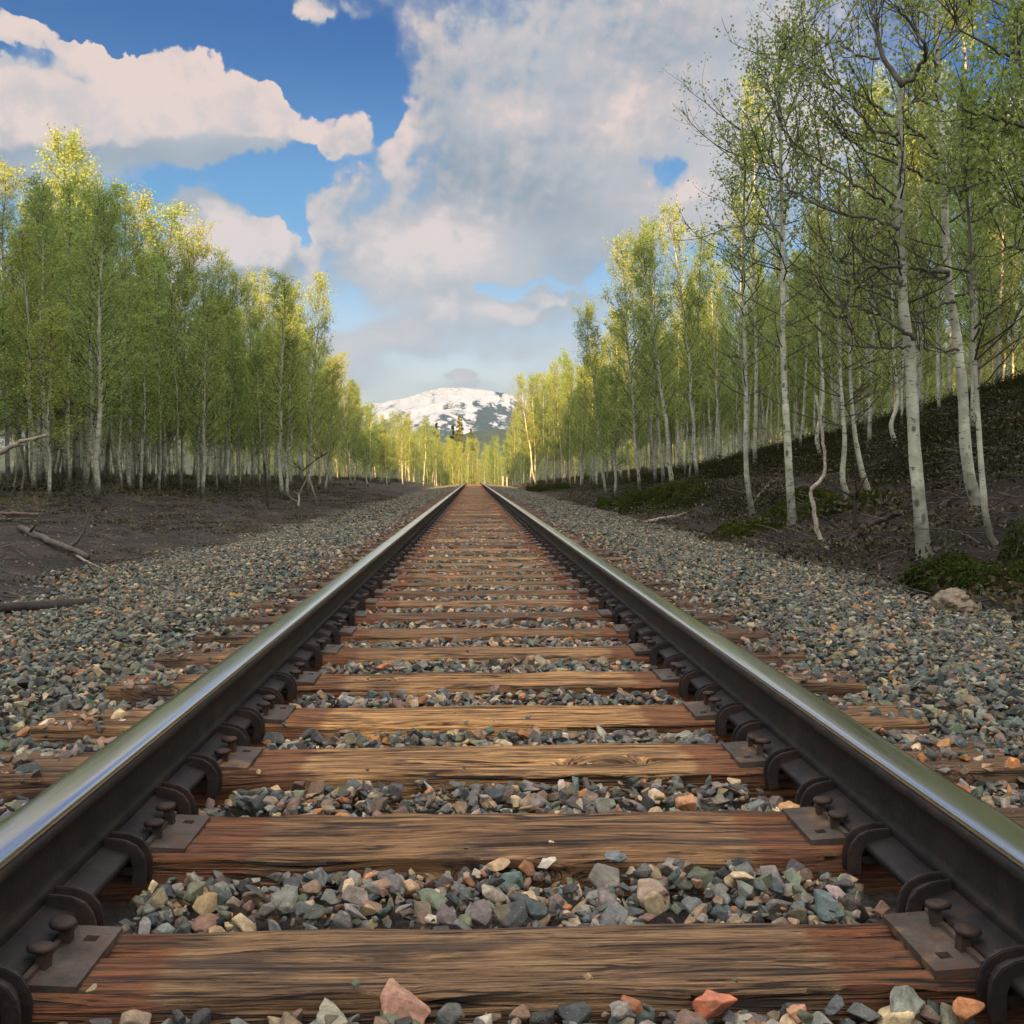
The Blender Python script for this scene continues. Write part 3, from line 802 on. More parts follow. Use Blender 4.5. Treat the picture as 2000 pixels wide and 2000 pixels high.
def stone_cols(n, rg, mute=0.0):
    c = PAL[rg.choice(len(PAL), n, p=PW)] * rg.uniform(.62, 1.5, (n, 1)) * rg.uniform(.92, 1.08, (n, 3))
    return np.clip((c * (1 - mute) + mute * np.array((.10, .10, .088))) * .92, 0, 1)
TY = np.array([a for a, b in TIES]); TWD = np.array([b for a, b in TIES])
def tie_gap(y):                           # distance outside the nearest tie (negative = over the tie)
    i = np.clip(np.searchsorted(TY, y), 1, len(TY) - 1)
    return np.minimum(np.abs(y - TY[i]) - TWD[i] / 2, np.abs(y - TY[i - 1]) - TWD[i - 1] / 2)

def build_ballast():
    P = []; Sz = []; C = []; rg = rng
    def lay(y0, y1, dens, smin, smax, zoff, xlim=4.2):
        n = int((y1 - y0) * 2 * xlim * dens)
        x = rg.uniform(-xlim, xlim, n); y = rg.uniform(y0, y1, n)
        ed = 3.75 + .35 * np.sin(y * .7) + .25 * np.sin(y * 1.9 + 1) + rg.normal(0, .18, n)
        keep = np.abs(x) < ed
        x, y = x[keep], y[keep]; n = len(x)
        u = rg.random(n); s = smin + (smax - smin) * u ** 2.2
        g = tie_gap(y); inn = np.abs(x) < 1.30
        # the cribs sit a little below the tie tops, shoulders heap over the tie ends
        zb = np.interp(np.abs(x), [0, .45, .9, 1.3, 1.7, 2.2, 3.3, 3.75, 4.3], [-.012, -.016, -.034, -.03, -.03, -.10, -.215, -.25, -.21])
        ok = (~inn) | (g > s * .22 - .006)
        ok |= inn & (np.abs(x) > 1.08) & (rg.random(n) < .5)
        # keep the stones out of the rails and plates
        dr = np.abs(np.abs(x) - XR)
        ok &= ~((dr < .10 + s * .3) & (zb + zoff > -.075)) | (dr > .1 + s * .3)
        ok &= ~((g < .05) & (dr < .13))
        on = inn & (g <= 0)
        z = zb + zoff + rg.normal(0, .006, n) + np.where(on, .045, 0) - s * .1
        z = np.where(inn & (g > 0) & (g < .06), z - .006, z)
        far = np.where(y > 106, -.0010 * (y - 106) ** 2, 0)
        z = z + far
        P.append(np.stack([x, y, z], 1)[ok]); Sz.append(s[ok])
        C.append((stone_cols(n, rg, .0) * np.where(inn, 1.14, .92)[:, None] * np.where(inn[:, None], (1.0, 1.0, 1.0), (.90, 1.0, .96)))[ok])
    lay(.9, 3.2, 2300, .014, .045, -.018); lay(.9, 3.2, 640, .034, .072, -.004)
    lay(3.2, 8, 1300, .018, .045, -.016); lay(3.2, 8, 520, .034, .070, -.002)
    lay(8, 18, 460, .03, .055, -.015); lay(8, 18, 300, .04, .075, 0.0)
    P, Sz, C = np.concatenate(P), np.concatenate(Sz), np.concatenate(C)
    n = len(P)
    rot = np.stack([rg.normal(0, .5, n), rg.normal(0, .5, n), rg.uniform(0, 6.28, n)], 1)
    scl = Sz[:, None] * rg.uniform(.85, 1.2, (n, 3))
    scatter('ballast', P, rot, scl, rg.integers(0, len(STONES), n), C, STONES, 'crushed grey, tan and rusty stone between the ties and on both shoulders', 'ballast')
    print('ballast', n)
    # beyond, patches of many stones each
    patches = []
    for k in range(6):
        b = MB()
        for _ in range(26):
            me = STONES[rg.integers(len(STONES))]
            V_ = np.array([v.co for v in me.vertices]) * rg.uniform(.045, .085)
            V_ = V_ @ np.array(Euler((rg.normal(0, .5), rg.normal(0, .5), rg.uniform(0, 6.28))).to_matrix()).T
            V_ += np.array((rg.uniform(-.2, .2), rg.uniform(-.2, .2), rg.uniform(-.012, .012)))
            b.add(V_, [tuple(p.vertices) for p in me.polygons], col=stone_cols(1, rg, .15)[0] * .88 * np.array((.90, 1.0, .96)), smooth=False)
        patches.append(b.mesh('stone_patch', M_STONE_G))
    x = []; y = []
    for (y0, y1, dn) in ((18, 40, 9.5), (40, 75, 8), (75, 124, 6)):
        n = int((y1 - y0) * 8.6 * dn); x.append(rg.uniform(-4.3, 4.3, n)); y.append(rg.uniform(y0, y1, n))
    x, y = np.concatenate(x), np.concatenate(y)
    ed = 3.55 + .35 * np.sin(y * .7) + .25 * np.sin(y * 1.9 + 1)
    k = (np.abs(x) < ed) & ~((np.abs(x) < 1.5) & (tie_gap(y) < .12)) & ~(np.abs(np.abs(x) - XR) < .24)
    x, y = x[k], y[k]; n = len(x)
    z = np.interp(np.abs(x), [0, .9, 1.3, 1.7, 2.2, 3.3, 3.75, 4.3], [-.055, -.07, -.06, -.055, -.12, -.225, -.26, -.22]) + np.where(y > 106, -.0010 * (y - 106) ** 2, 0)
    scl = np.ones((n, 3)); inn = np.abs(x) < 1.4; scl[inn, 1] = .45
    rot = np.zeros((n, 3)); rot[:, 2] = np.where(inn, rg.integers(0, 2, n) * np.pi, rg.uniform(0, 6.28, n))
    scatter('distant_ballast', np.stack([x, y, z], 1), rot, scl, rg.integers(0, 6, n), np.ones((n, 3)), patches, 'paler crushed stone bed running on towards the vanishing point', 'ballast')
build_ballast()

# single stones that stand out on the ballast
def lone_stone(px, py, z, wpx, col, label, seed, flat=.75):
    rg = np.random.default_rng(seed)
    d = pdir(px, py); s = (z - CAM.z) / d.z; p = CAM + d * s
    size = wpx / F * p.y * 1.15
    m = M_STONE_G
    me = stone_mesh(rg, m)
    sub = bmesh.new(); sub.from_mesh(me)
    bmesh.ops.scale(sub, vec=(size, size * .85, size * flat * 1.35), verts=sub.verts)
    bmesh.ops.triangulate(sub, faces=sub.faces)
    bmesh.ops.subdivide_edges(sub, edges=sub.edges, cuts=2, use_grid_fill=True)
    for v in sub.verts: v.co += v.co.normalized() * size * .05 * mn.fractal(v.co * (5 / size) + Vector((seed, 0, 0)), 1, 2, 4)
    sub.to_mesh(me); sub.free()
    a = me.attributes.new('col', 'FLOAT_COLOR', 'POINT'); a.data.foreach_set('color', np.tile((*col, 1), len(me.vertices)).astype(np.float32))
    o = link('stone', me); o.location = p; o.rotation_euler = (rg.normal(0, .2), rg.normal(0, .2), rg.uniform(0, 6))
    tag(o, label, 'stone', 'larger stones lying on the ballast')
for a in [(1453, 1706, -.005, 62, (.52, .40, .24), 'cream pointed stone lying highest on the ballast right of centre'),
          (1070, 1685, -.005, 36, (.46, .41, .34), 'small pale rounded stone below the second tie, near the middle'),
          (1201, 1675, .0, 52, (.12, .14, .15), 'blue grey stone resting against the near side of the second tie'),
          (1395, 1970, -.02, 96, (.42, .14, .07), 'orange red stone at the bottom edge right of centre'),
          (1560, 1975, -.025, 66, (.38, .20, .11), 'tan orange stone beside the orange red one at the bottom edge'),
          (1770, 1965, -.02, 104, (.17, .18, .145), 'large grey green block at the bottom right edge'),
          (1890, 1975, -.02, 100, (.40, .17, .07), 'rust coloured stone in the bottom right corner'),
          (655, 1990, -.02, 100, (.24, .23, .17), 'broad olive grey stone at the bottom edge left of centre'),
          (790, 1975, -.02, 130, (.38, .21, .145), 'pink tan lump of rock at the bottom edge near the middle'),
          (205, 1985, -.03, 74, (.10, .095, .095), 'dark speckled stone at the bottom left below the plate'),
          (1220, 1975, -.02, 70, (.19, .18, .16), 'grey stone with a sharp top at the bottom edge right of the middle'),
          (1630, 1965, -.02, 52, (.08, .09, .095), 'dark slate stone at the bottom edge between orange stones'),
          (1265, 1745, -.01, 74, (.26, .19, .14), 'speckled pink tan block in the middle of the first stone bed'),
          (560, 1755, -.01, 84, (.15, .16, .13), 'long grey green stone leaning in the first stone bed, left'),
          (630, 1712, -.01, 60, (.13, .145, .15), 'grey block at the far side of the first stone bed, left of centre'),
          (1612, 1768, -.01, 92, (.11, .15, .15), 'smooth teal stone in the first stone bed near the right rail'),
          (1345, 1568, -.01, 50, (.40, .20, .09), 'orange stone in the second stone bed right of centre'),
          (1545, 1578, -.01, 58, (.44, .25, .11), 'orange tan stone by the right rail behind the second tie')]:
    lone_stone(*a, seed=int(a[0] * 7 + a[1]) % 9973)

def boulder():
    p = hit(1866, 1200); bm = bmesh.new(); bmesh.ops.create_icosphere(bm, subdivisions=4, radius=.13)
    for v in bm.verts:
        v.co *= 1 + .32 * mn.fractal(v.co * 9, 1, 2, 4) + .22 * mn.cell(v.co * 14) * .4
        v.co.z *= .78; v.co.x *= 1.08
    me = D.meshes.new('boulder'); bm.to_mesh(me); bm.free(); me.materials.append(M_STONE_G)
    a = me.attributes.new('col', 'FLOAT_COLOR', 'POINT'); a.data.foreach_set('color', np.tile((.17, .135, .095, 1), len(me.vertices)).astype(np.float32))
    o = link('boulder', me); o.location = (p.x, p.y, p.z + .07)
    tag(o, 'rough tan boulder below the green mat at the edge of the right bank', 'boulder')
boulder()

# ------------------------------------------------------------------ trees
def bark_mat(name='aspen_bark', a=(0.50, 0.51, 0.41), b=(0.32, 0.34, 0.25)):
    m, t = mat(name)
    at_ = t.new('ShaderNodeAttribute'); at_.attribute_name = 'col'
    tc = t.new('ShaderNodeTexCoord'); oi = t.new('ShaderNodeObjectInfo')
    P = t.vec('ADD', tc.outputs['Object'], t.xyz(0, 0, t.math('MULTIPLY', oi.outputs['Random'], 40)))
    n1 = t.noise(P, 7, 5, .6)
    c = t.mix(t.mapr(n1, .3, .7), a, b)
    mk = t.noise(t.vec('MULTIPLY', P, (9, 9, 30)), 1.0, 4, .6)
    c = t.mix(t.math('MULTIPLY', t.mapr(mk, .585, .64), .85), c, (0.035, 0.03, 0.026))
    eye = t.mapr(t.vor(t.vec('MULTIPLY', P, (7, 7, 3.6)), 1.0), .22, .14)
    c = t.mix(t.math('MULTIPLY', eye, .8), c, (0.03, 0.025, 0.022))
    thin = t.mapr(t.sep(at_.outputs['Color'])[0], .028, .010)
    c = t.mix(thin, c, (0.062, 0.052, 0.036))
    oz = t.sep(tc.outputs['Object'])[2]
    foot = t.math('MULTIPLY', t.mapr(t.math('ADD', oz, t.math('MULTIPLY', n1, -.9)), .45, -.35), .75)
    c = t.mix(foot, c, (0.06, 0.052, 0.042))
    lent = t.math('MULTIPLY', t.mapr(t.noise(t.vec('MULTIPLY', P, (16, 16, 120)), 1.0, 3, .6), .55, .68), .45)
    c = t.mix(lent, c, (0.10, 0.09, 0.07))
    c = t.mix(1.0, c, t.ramp(t.noise(P, 2.2, 4, .6), [(.3, .72), (.7, 1.18)]), 'MULTIPLY')
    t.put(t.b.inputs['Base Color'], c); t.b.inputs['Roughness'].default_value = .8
    t.put(t.b.inputs['Normal'], t.bump(mk, .35, .01))
    return m
M_BARK = bark_mat()
M_DEAD = None
def leaf_mat(name, gain=(1, 1, 1)):
    m, t = mat(name)
    at_ = t.new('ShaderNodeAttribute'); at_.attribute_name = 'col'
    oi = t.new('ShaderNodeObjectInfo')
    c = t.mix(1.0, at_.outputs['Color'], t.ramp(oi.outputs['Random'], [(0, (.72, .84, .74)), (.3, (1, 1, 1)), (.55, (1.18, 1.06, .80)), (.8, (.88, 1.02, .95)), (1, (1.2, 1.14, 1.0))]), 'MULTIPLY')
    c = t.mix(1.0, c, gain, 'MULTIPLY')
    t.n.remove(t.b)
    df = t.new('ShaderNodeBsdfDiffuse'); tr = t.new('ShaderNodeBsdfTranslucent'); ad = t.new('ShaderNodeMixShader'); ad.inputs[0].default_value = .5
    t.put(df.inputs[0], c); t.put(tr.inputs[0], t.mix(1.0, c, (1.15, 1.2, .75), 'MULTIPLY'))
    t.l.new(df.outputs[0], ad.inputs[1]); t.l.new(tr.outputs[0], ad.inputs[2])
    t.l.new(ad.outputs[0], t.out.inputs[0])
    return m
M_LEAF = leaf_mat('young_aspen_leaf')
LEAFC = np.array([(.285, .355, .145), (.325, .390, .150), (.25, .33, .14), (.355, .395, .155), (.30, .37, .19)])
def leaf_cols(n, rg, k=1.0): return LEAFC[rg.integers(len(LEAFC), size=n)] * rg.uniform(.75, 1.3, (n, 1)) * k

def curve_pts(p0, d, L, n, rg, bend=(0, 0, .25), wob=.12):
    pts = [np.array(p0, float)]; d = np.array(d, float)
    for i in range(n):
        d = d + np.array(bend) / n * 2 + rg.normal(0, wob, 3); d /= np.linalg.norm(d)
        pts.append(pts[-1] + d * L / n)
    return np.array(pts)

def grow(b, lv, p0, d, L, r, rg, leaf_n, twigs=4, bend=(0, 0, .3)):
    pts = curve_pts(p0, d, L, 5, rg, bend)
    b.tube(pts, np.linspace(r, .003, 6), 4, cap=False)
    dress(b, lv, pts, L, r, rg, leaf_n, twigs)

def dress(b, lv, pts, L, r, rg, leaf_n, twigs, t0=.25):
    m = len(pts) - 1
    ends = []
    for k in range(twigs):
        t = rg.uniform(t0, 1.0); i = min(int(t * m), m - 1); q = pts[i] + (pts[i + 1] - pts[i]) * (t * m - i)
        dd = (pts[i + 1] - pts[i]); dd /= np.linalg.norm(dd) + 1e-9
        dd = dd + rg.normal(0, .75, 3) + np.array((0, 0, .2)); dd /= np.linalg.norm(dd)
        tp = curve_pts(q, dd, min(.5, .25 + L * .22) * rg.uniform(.6, 1.2), 3, rg)
        b.tube(tp, np.linspace(max(.0035, r * .3), .002, 4), 3, cap=False)
        ends.append(tp)
    if leaf_n:
        for tp in ends + [pts[m // 2:]]:
            n = max(1, int(leaf_n / (len(ends) + 1))); k = rg.uniform(.2, 1, n) * (len(tp) - 1); i = np.minimum(k.astype(int), len(tp) - 2)
            q = tp[i] + (tp[i + 1] - tp[i]) * (k - i)[:, None]
            lv.append(q + rg.normal(0, .075, (n, 3)))

def aspen_proto(seed, H, r0, cs, nbr, brl, nleaf, leaf=.046, kleaf=1.0):
    rg = np.random.default_rng(seed); b = MB(); lv = []
    n = 14; z = np.linspace(0, 1, n)
    wx = np.cumsum(rg.normal(0, .028, n)); wy = np.cumsum(rg.normal(0, .028, n))
    wx -= wx[0]; wy -= wy[0]
    path = np.stack([wx * H / 8, wy * H / 8, z * H - .15], 1)
    rad = r0 * (1 - z) ** .75 + .006; rad[0] *= 1.25
    b.tube(path, rad, 8)
    def pt(t):
        k = t * (n - 1); i = min(int(k), n - 2); return path[i] + (path[i + 1] - path[i]) * (k - i)
    per = nleaf / nbr
    for k in range(nbr):
        t = cs + (0.985 - cs) * ((k + rg.random()) / nbr)
        a = k * 2.4 + rg.normal(0, .4); up = rg.uniform(.5, 1.25) * (.7 + t * .6)
        rel = (t - cs) / (1 - cs)
        L = brl * (1 - .72 * rel ** 1.3) * rg.uniform(.55, 1.15) * (.65 + .35 * min(1, rel * 4))
        grow(b, lv, pt(t), (math.cos(a), math.sin(a), up), L, .006 + .010 * (1 - rel), rg, per * rg.uniform(.3, 1.6), 5)
    for k in range(rg.integers(4, 9)):      # dead lower twigs
        t = rg.uniform(.1, cs); a = rg.uniform(0, 6.28)
        grow(b, lv, pt(t), (math.cos(a), math.sin(a), rg.uniform(-.1, .4)), rg.uniform(.2, .7), .007, rg, 0, 2)
    C = np.concatenate(lv)
    return b.mesh('trunk', M_BARK), quads_mesh('crown', C, leaf, rg, M_LEAF, leaf_cols(len(C), rg, kleaf))

FULL = [aspen_proto(100 + i, 8.6, .058, .23, 70, 1.95, 8600, .056) for i in range(7)]        # full crowns from low down
TALL = [aspen_proto(200 + i, 9.6, .062, .28, 60, 1.65, 7500, .054) for i in range(6)]        # clear stems, airy crowns
THIN = [aspen_proto(300 + i, 7.6, .036, .26, 44, 1.0, 3600, .054) for i in range(5)]         # thin poles
def plant_tree(kind, p, h, rg, label, group, lean=None, girth=1.0, name='aspen_tree'):
    pr = {'full': FULL, 'tall': TALL, 'thin': THIN}[kind]; base = {'full': 8.6, 'tall': 9.6, 'thin': 7.6}[kind]
    tm, cm = pr[rg.integers(len(pr))]
    h = min(h, top_for(p[0], p[1], p[2]) * (1 - .42 * rg.random() ** 1.8)) if h < 50 else top_for(p[0], p[1], p[2])
    h = max(h, 3.0); s = h / base
    e = empty(name, p, label, 'tree', group)
    e.scale = (max(s, .85) * girth, max(s, .85) * girth, s)
    rz = rg.uniform(0, 6.28)
    if lean is None: lean = (rg.normal(0, .03), rg.normal(0, .03))
    # lean: radians towards +x and +y
    e.rotation_euler = (Matrix.Rotation(lean[0], 3, 'Y') @ Matrix.Rotation(-lean[1], 3, 'X') @ Matrix.Rotation(rz, 3, 'Z')).to_euler()
    link('trunk', tm, e); link('crown', cm, e)
    return e

# crown line of the two woods against the sky, as seen along the track
SKYL = [(-400, 330), (0, 335), (60, 335), (95, 375), (130, 305), (165, 285), (230, 350), (270, 372), (330, 400), (372, 430), (395, 525), (450, 548), (500, 522), (585, 492), (612, 600), (650, 680), (690, 762), (740, 778), (800, 786), (830, 812),
        (872, 838), (925, 836), (955, 800), (1000, 690), (1060, 640), (1110, 640), (1130, 560), (1180, 535), (1230, 395), (1290, 405), (1330, 325), (1390, 305), (1440, 110), (1500, 60), (1560, 40), (1700, -60), (2400, -500)]
SKX, SKY_ = [a * K for a, b in SKYL], [b * K for a, b in SKYL]
def top_for(x, y, z0):                 # height a tree at (x, y) may have
    px = 924 + (x - CAM.x) / y * F
    return CAM.z + y * (932 - float(np.interp(px, SKX, SKY_))) / F - z0
trg = np.random.default_rng(5)
PLACED = []
def explicit(base, top, h, kind, label, group, girth=1.0):
    p = hit(*base); q = at(*top, p.y); ln = math.atan2(q.x - p.x, max(.3, q.z - p.z))
    # px width guide is in the proto; girth scales it
    PLACED.append((p.x, p.y))
    return plant_tree(kind, p, h, trg, label, group, (ln, trg.normal(0, .03)), girth)
GL, GR, GF = 'aspens of the left wood', 'aspens of the right wood', 'sunlit aspens at the end of the track'
for a in [((97, 944), (149, 664), 7.6, 'full', 'left aspen leaning right with a pale trunk and a long low limb, left edge', 1.25),
          ((133, 935), (128, 800), 8.4, 'full', 'straight pale aspen just right of the leaning one at the left edge', 1.0),
          ((53, 946), (20, 700), 8.0, 'tall', 'aspen at the far left edge leaning slightly left', .9),
          ((85, 945), (86, 600), 9.0, 'full', 'tall aspen at the left edge standing behind the leaning limb', 1.0),
          ((205, 948), (246, 660), 8.8, 'full', 'slender aspen leaning right under the tallest yellow tipped crown', 1.0),
          ((232, 951), (222, 800), 9.4, 'full', 'upright aspen below the tallest crown of the left wood', .9),
          ((258, 951), (288, 745), 8.0, 'full', 'thicker pale aspen bending right, one of a pair forming a narrow V', 1.2),
          ((264, 951), (322, 726), 7.6, 'full', 'aspen leaning right behind the pair forming a narrow V', .9),
          ((293, 953), (388, 726), 7.2, 'full', 'most strongly leaning aspen of the left wood', 1.0),
          ((355, 953), (354, 800), 7.8, 'full', 'thin straight aspen right of the strongly leaning one', .7),
          ((388, 955), (405, 790), 7.6, 'full', 'aspen with a slight right lean midway along the left wood', .85),
          ((448, 954), (452, 800), 7.6, 'thin', 'thin aspen pole midway along the left wood', 1.1),
          ((507, 955), (512, 800), 8.6, 'full', 'pale upright aspen left of the twin white trunks', .9),
          ((551, 976), (553, 744), 9.2, 'tall', 'taller of the twin white aspen trunks on the left bank edge', 1.15),
          ((563, 976), (572, 760), 8.4, 'tall', 'right hand one of the twin white aspen trunks on the left bank edge', .9),
          ((601, 968), (610, 790), 8.6, 'full', 'aspen beside the dead brush on the left bank', .9),
          ((637, 965), (642, 800), 8.4, 'full', 'aspen right of the dead brush, last of the left bank trunks', .85)]:
    explicit(a[0], a[1], a[2], a[3], a[4], GL, a[5])
for a in [((1047, 952), (1030, 850), 9.5, 'tall', 'brownish dark aspen trunk leaning left beside the sunlit yellow trees', 1.2),
          ((1084, 953), (1080, 800), 9.0, 'full', 'first pale aspen on the right beyond the green mats', 1.0),
          ((1135, 953), (1132, 800), 9.2, 'full', 'upright aspen on the right above the far green mat', 1.0),
          ((1186, 973), (1170, 830), 8.6, 'full', 'aspen rising from the far green mat with its base bent left', .9),
          ((1201, 973), (1186, 760), 9.2, 'full', 'slim aspen leaning left from the far green mat', .95),
          ((1249, 965), (1236, 820), 9.0, 'full', 'leftmost aspen of the row above the second green mat', 1.0),
          ((1280, 950), (1266, 780), 9.2, 'tall', 'aspen in the row above the second green mat, left of centre', 1.0),
          ((1296, 950), (1288, 770), 9.4, 'tall', 'aspen in the row above the second green mat, right of centre', 1.0),
          ((1314, 960), (1298, 770), 9.6, 'tall', 'pale thicker aspen in the row above the second green mat, rightmost', 1.15),
          ((1363, 938), (1345, 740), 9.6, 'tall', 'aspen on the reddish slope right of the second green mat', 1.0)]:
    explicit(a[0], a[1], a[2], a[3], a[4], GR, a[5])

def free(x, y, dmin):
    for (a, b) in PLACED:
        if (a - x) ** 2 + (b - y) ** 2 < dmin * dmin: return False
    return True
def fill(n, xr, yr, hr, kinds, label, group, dmin, rg, cond=None):
    k = 0; tries = 0
    while k < n and tries < n * 60:
        tries += 1
        x, y = rg.uniform(*xr), rg.uniform(*yr)
        if cond and not cond(x, y): continue
        if not free(x, y, dmin): continue
        PLACED.append((x, y))
        kd = kinds[rg.integers(len(kinds))]
        plant_tree(kd, (x, y, gz(x, y)), rg.uniform(*hr) * (.82 if kd == 'thin' else 1), rg, label, group, girth=rg.uniform(.75, 1.1)); k += 1
edgeL = lambda x, y: x < -6.6 - .6 * math.sin(y * .21) - max(0, 24 - y) * .10
fill(64, (-15, -6.4), (14, 46), (7.0, 8.9), ['full', 'thin', 'thin', 'tall'], 'slender pale aspen among many in the near left wood', GL, .62, trg, edgeL)
fill(34, (-10.5, -6.6), (17, 52), (7.4, 8.6), ['thin', 'thin', 'tall'], 'thin whitish aspen pole in the front of the left wood', GL, .45, trg, edgeL)
fill(30, (-15, -5.2), (44, 98), (8.2, 10.4), ['full', 'full', 'tall'], 'aspen among many where the left wood runs on along the track', GL, .9, trg, lambda x, y: x < (-6.8 if y < 60 else -4.9))
fill(10, (-13.5, -9), (22, 33), (60, 61), ['full', 'tall'], 'one of the tallest aspens of the left wood, its tip in the evening sun', GL, .9, trg)
fill(34, (6.2, 15), (17, 44), (8.4, 10.2), ['tall', 'tall', 'thin'], 'tall slim aspen among many on the right bank', GR, .9, trg, lambda x, y: x > 6.0 + max(0, 24 - y) * .35)
fill(44, (5.4, 15), (42, 100), (8.4, 10.2), ['full', 'full', 'tall'], 'aspen among many where the right wood runs on along the track', GR, .9, trg)
fill(26, (-12, -4.6), (72, 140), (8.5, 11), ['full', 'full', 'tall'], 'sunlit yellow green aspen left of the distant track end', GF, 1.0, trg)
fill(26, (4.7, 13), (80, 150), (9, 12), ['full', 'full', 'tall'], 'sunlit yellow green aspen right of the distant track end', GF, 1.0, trg)
fill(34, (-13, 13), (140, 180), (10, 12), ['full'], 'sunlit aspen closing the view beyond the end of the rails', GF, 1.0, trg)

# deep wood behind, past what one could count
def joined(pr):
    tm, cm = pr
    me = D.meshes.new('wood_piece')
    bm = bmesh.new(); bm.from_mesh(tm); nf = len(bm.faces); bm.from_mesh(cm)
    bm.faces.ensure_lookup_table()
    for f in bm.faces[nf:]: f.material_index = 1
    bm.to_mesh(me); bm.free()
    me.materials.append(M_BARK); me.materials.append(M_LEAF)
    return me
def deep_wood():
    pr = [joined(p) for p in (FULL[0], FULL[1], FULL[3], TALL[0], TALL[2], TALL[4], THIN[1], THIN[3])]
    rg = np.random.default_rng(77); P = []; H = []; I = []
    def zone(n, xr, yr, h0, h1, kinds=(0, 1, 2, 3, 4, 5)):
        for _ in range(n):
            I.append(int(rg.choice(kinds)))
            x, y = rg.uniform(*xr), rg.uniform(*yr); z = gz(x, y); P.append((x, y, z)); H.append(max(3.0, min(rg.uniform(h0, h1), top_for(x, y, z) * rg.uniform(.8, 1))) / 8.6)
    zone(150, (-26, -12), (17, 70), 5.5, 8, (6, 7))
    zone(70, (-55, -22), (45, 115), 8, 10)
    zone(130, (-36, -14), (14, 100), .85 * 8.6, 1.1 * 8.6)
    zone(230, (13, 36), (18, 100), 7.5, 9.5); zone(120, (36, 75), (30, 130), 8, 10)
    zone(60, (-40, -13), (100, 190), 8, 10.5); zone(60, (13, 40), (100, 190), 8, 10.5); zone(90, (-40, 40), (170, 230), 9.5, 11.5)
    n = len(P); H = np.array(H)
    rot = np.stack([rg.normal(0, .03, n), rg.normal(0, .03, n), rg.uniform(0, 6.28, n)], 1)
    scatter('deep_wood', np.array(P), rot, np.stack([H, H, H], 1), I, np.ones((n, 3)), pr, 'mass of further aspens behind the front rows on both sides', 'wood')
deep_wood()

# ---------------- big near aspens on the right bank, limb by limb
def c5(x, y): return (1240 + x / 2.542, y / 2.542)
def big_tree(label, Y, trunk, r0, r1, limbs, leaf_n, seed, sprout=0):
    rg = np.random.default_rng(seed); b = MB(); lv = []
    T = np.array([at(px, py, Y + dy) for (px, py, dy) in trunk])
    # resample smoothly
    k = np.linspace(0, len(T) - 1, len(T) * 5); Ts = np.stack([np.interp(k, range(len(T)), T[:, j]) for j in range(3)], 1)
    for _ in range(2): Ts[1:-1] = (Ts[:-2] + 2 * Ts[1:-1] + Ts[2:]) / 4
    u = np.linspace(0, 1, len(Ts)); rad = r0 + (r1 - r0) * u
    rad[:3] *= np.array([1.5, 1.25, 1.1]); rad *= 1 + .05 * np.sin(u * 60 + seed) * rg.uniform(.3, 1, len(u))
    b.tube(Ts, rad, 12)
    for (pts, ra, rb, dep, ln) in limbs:
        n = len(pts); q = np.array([at(px, py, Y + dep * i / max(1, n - 1) + (rg.normal(0, .1) if i else 0)) for i, (px, py) in enumerate(pts)])
        k = np.linspace(0, n - 1, n * 4); qs = np.stack([np.interp(k, range(n), q[:, j]) for j in range(3)], 1)
        for _ in range(2): qs[1:-1] = (qs[:-2] + 2 * qs[1:-1] + qs[2:]) / 4
        qs[1:-1] += rg.normal(0, .012, qs[1:-1].shape)
        b.tube(qs, np.linspace(ra, rb, len(qs)), 6, col=(.014, .014, .014))
        L = np.linalg.norm(np.diff(qs, axis=0), axis=1).sum()
        for s in range(int(4 + L * 5)):
            t = rg.uniform(.25, 1); i = min(int(t * (len(qs) - 1)), len(qs) - 2)
            dd = qs[i + 1] - qs[i]; dd /= np.linalg.norm(dd) + 1e-9; dd = dd * .7 + rg.normal(0, .5, 3) + np.array((0, 0, .25)); dd /= np.linalg.norm(dd)
            grow(b, lv, qs[i], dd, rg.uniform(.3, .85) * min(1, .5 + L * .3), .0065, rg, leaf_n * ln * rg.uniform(.3, 1.6), 4)
    for s in range(sprout):
        t = rg.uniform(.45, 1); i = min(int(t * (len(Ts) - 1)), len(Ts) - 2); a = rg.uniform(0, 6.28)
        grow(b, lv, Ts[i], (math.cos(a), math.sin(a), rg.uniform(.0, .7)), rg.uniform(.5, 1.5), .011, rg, leaf_n * rg.uniform(.3, 1.5), 6)
    p = T[0]
    e = empty('aspen_tree', (p[0], p[1], p[2]), label, 'tree', GR)
    tr = b.build('trunk', M_BARK, e); tr.location = (-p[0], -p[1], -p[2])
    if lv:
        C = np.concatenate(lv)
        cr = link('crown', quads_mesh('crown', C, .042, rg, M_LEAF, leaf_cols(len(C), rg, .85)), e); cr.location = (-p[0], -p[1], -p[2])
    PLACED.append((p[0], p[1]))
def seq(s): return [c5(x, y) for x, y in s]
YA = hit(1803, 1090).y
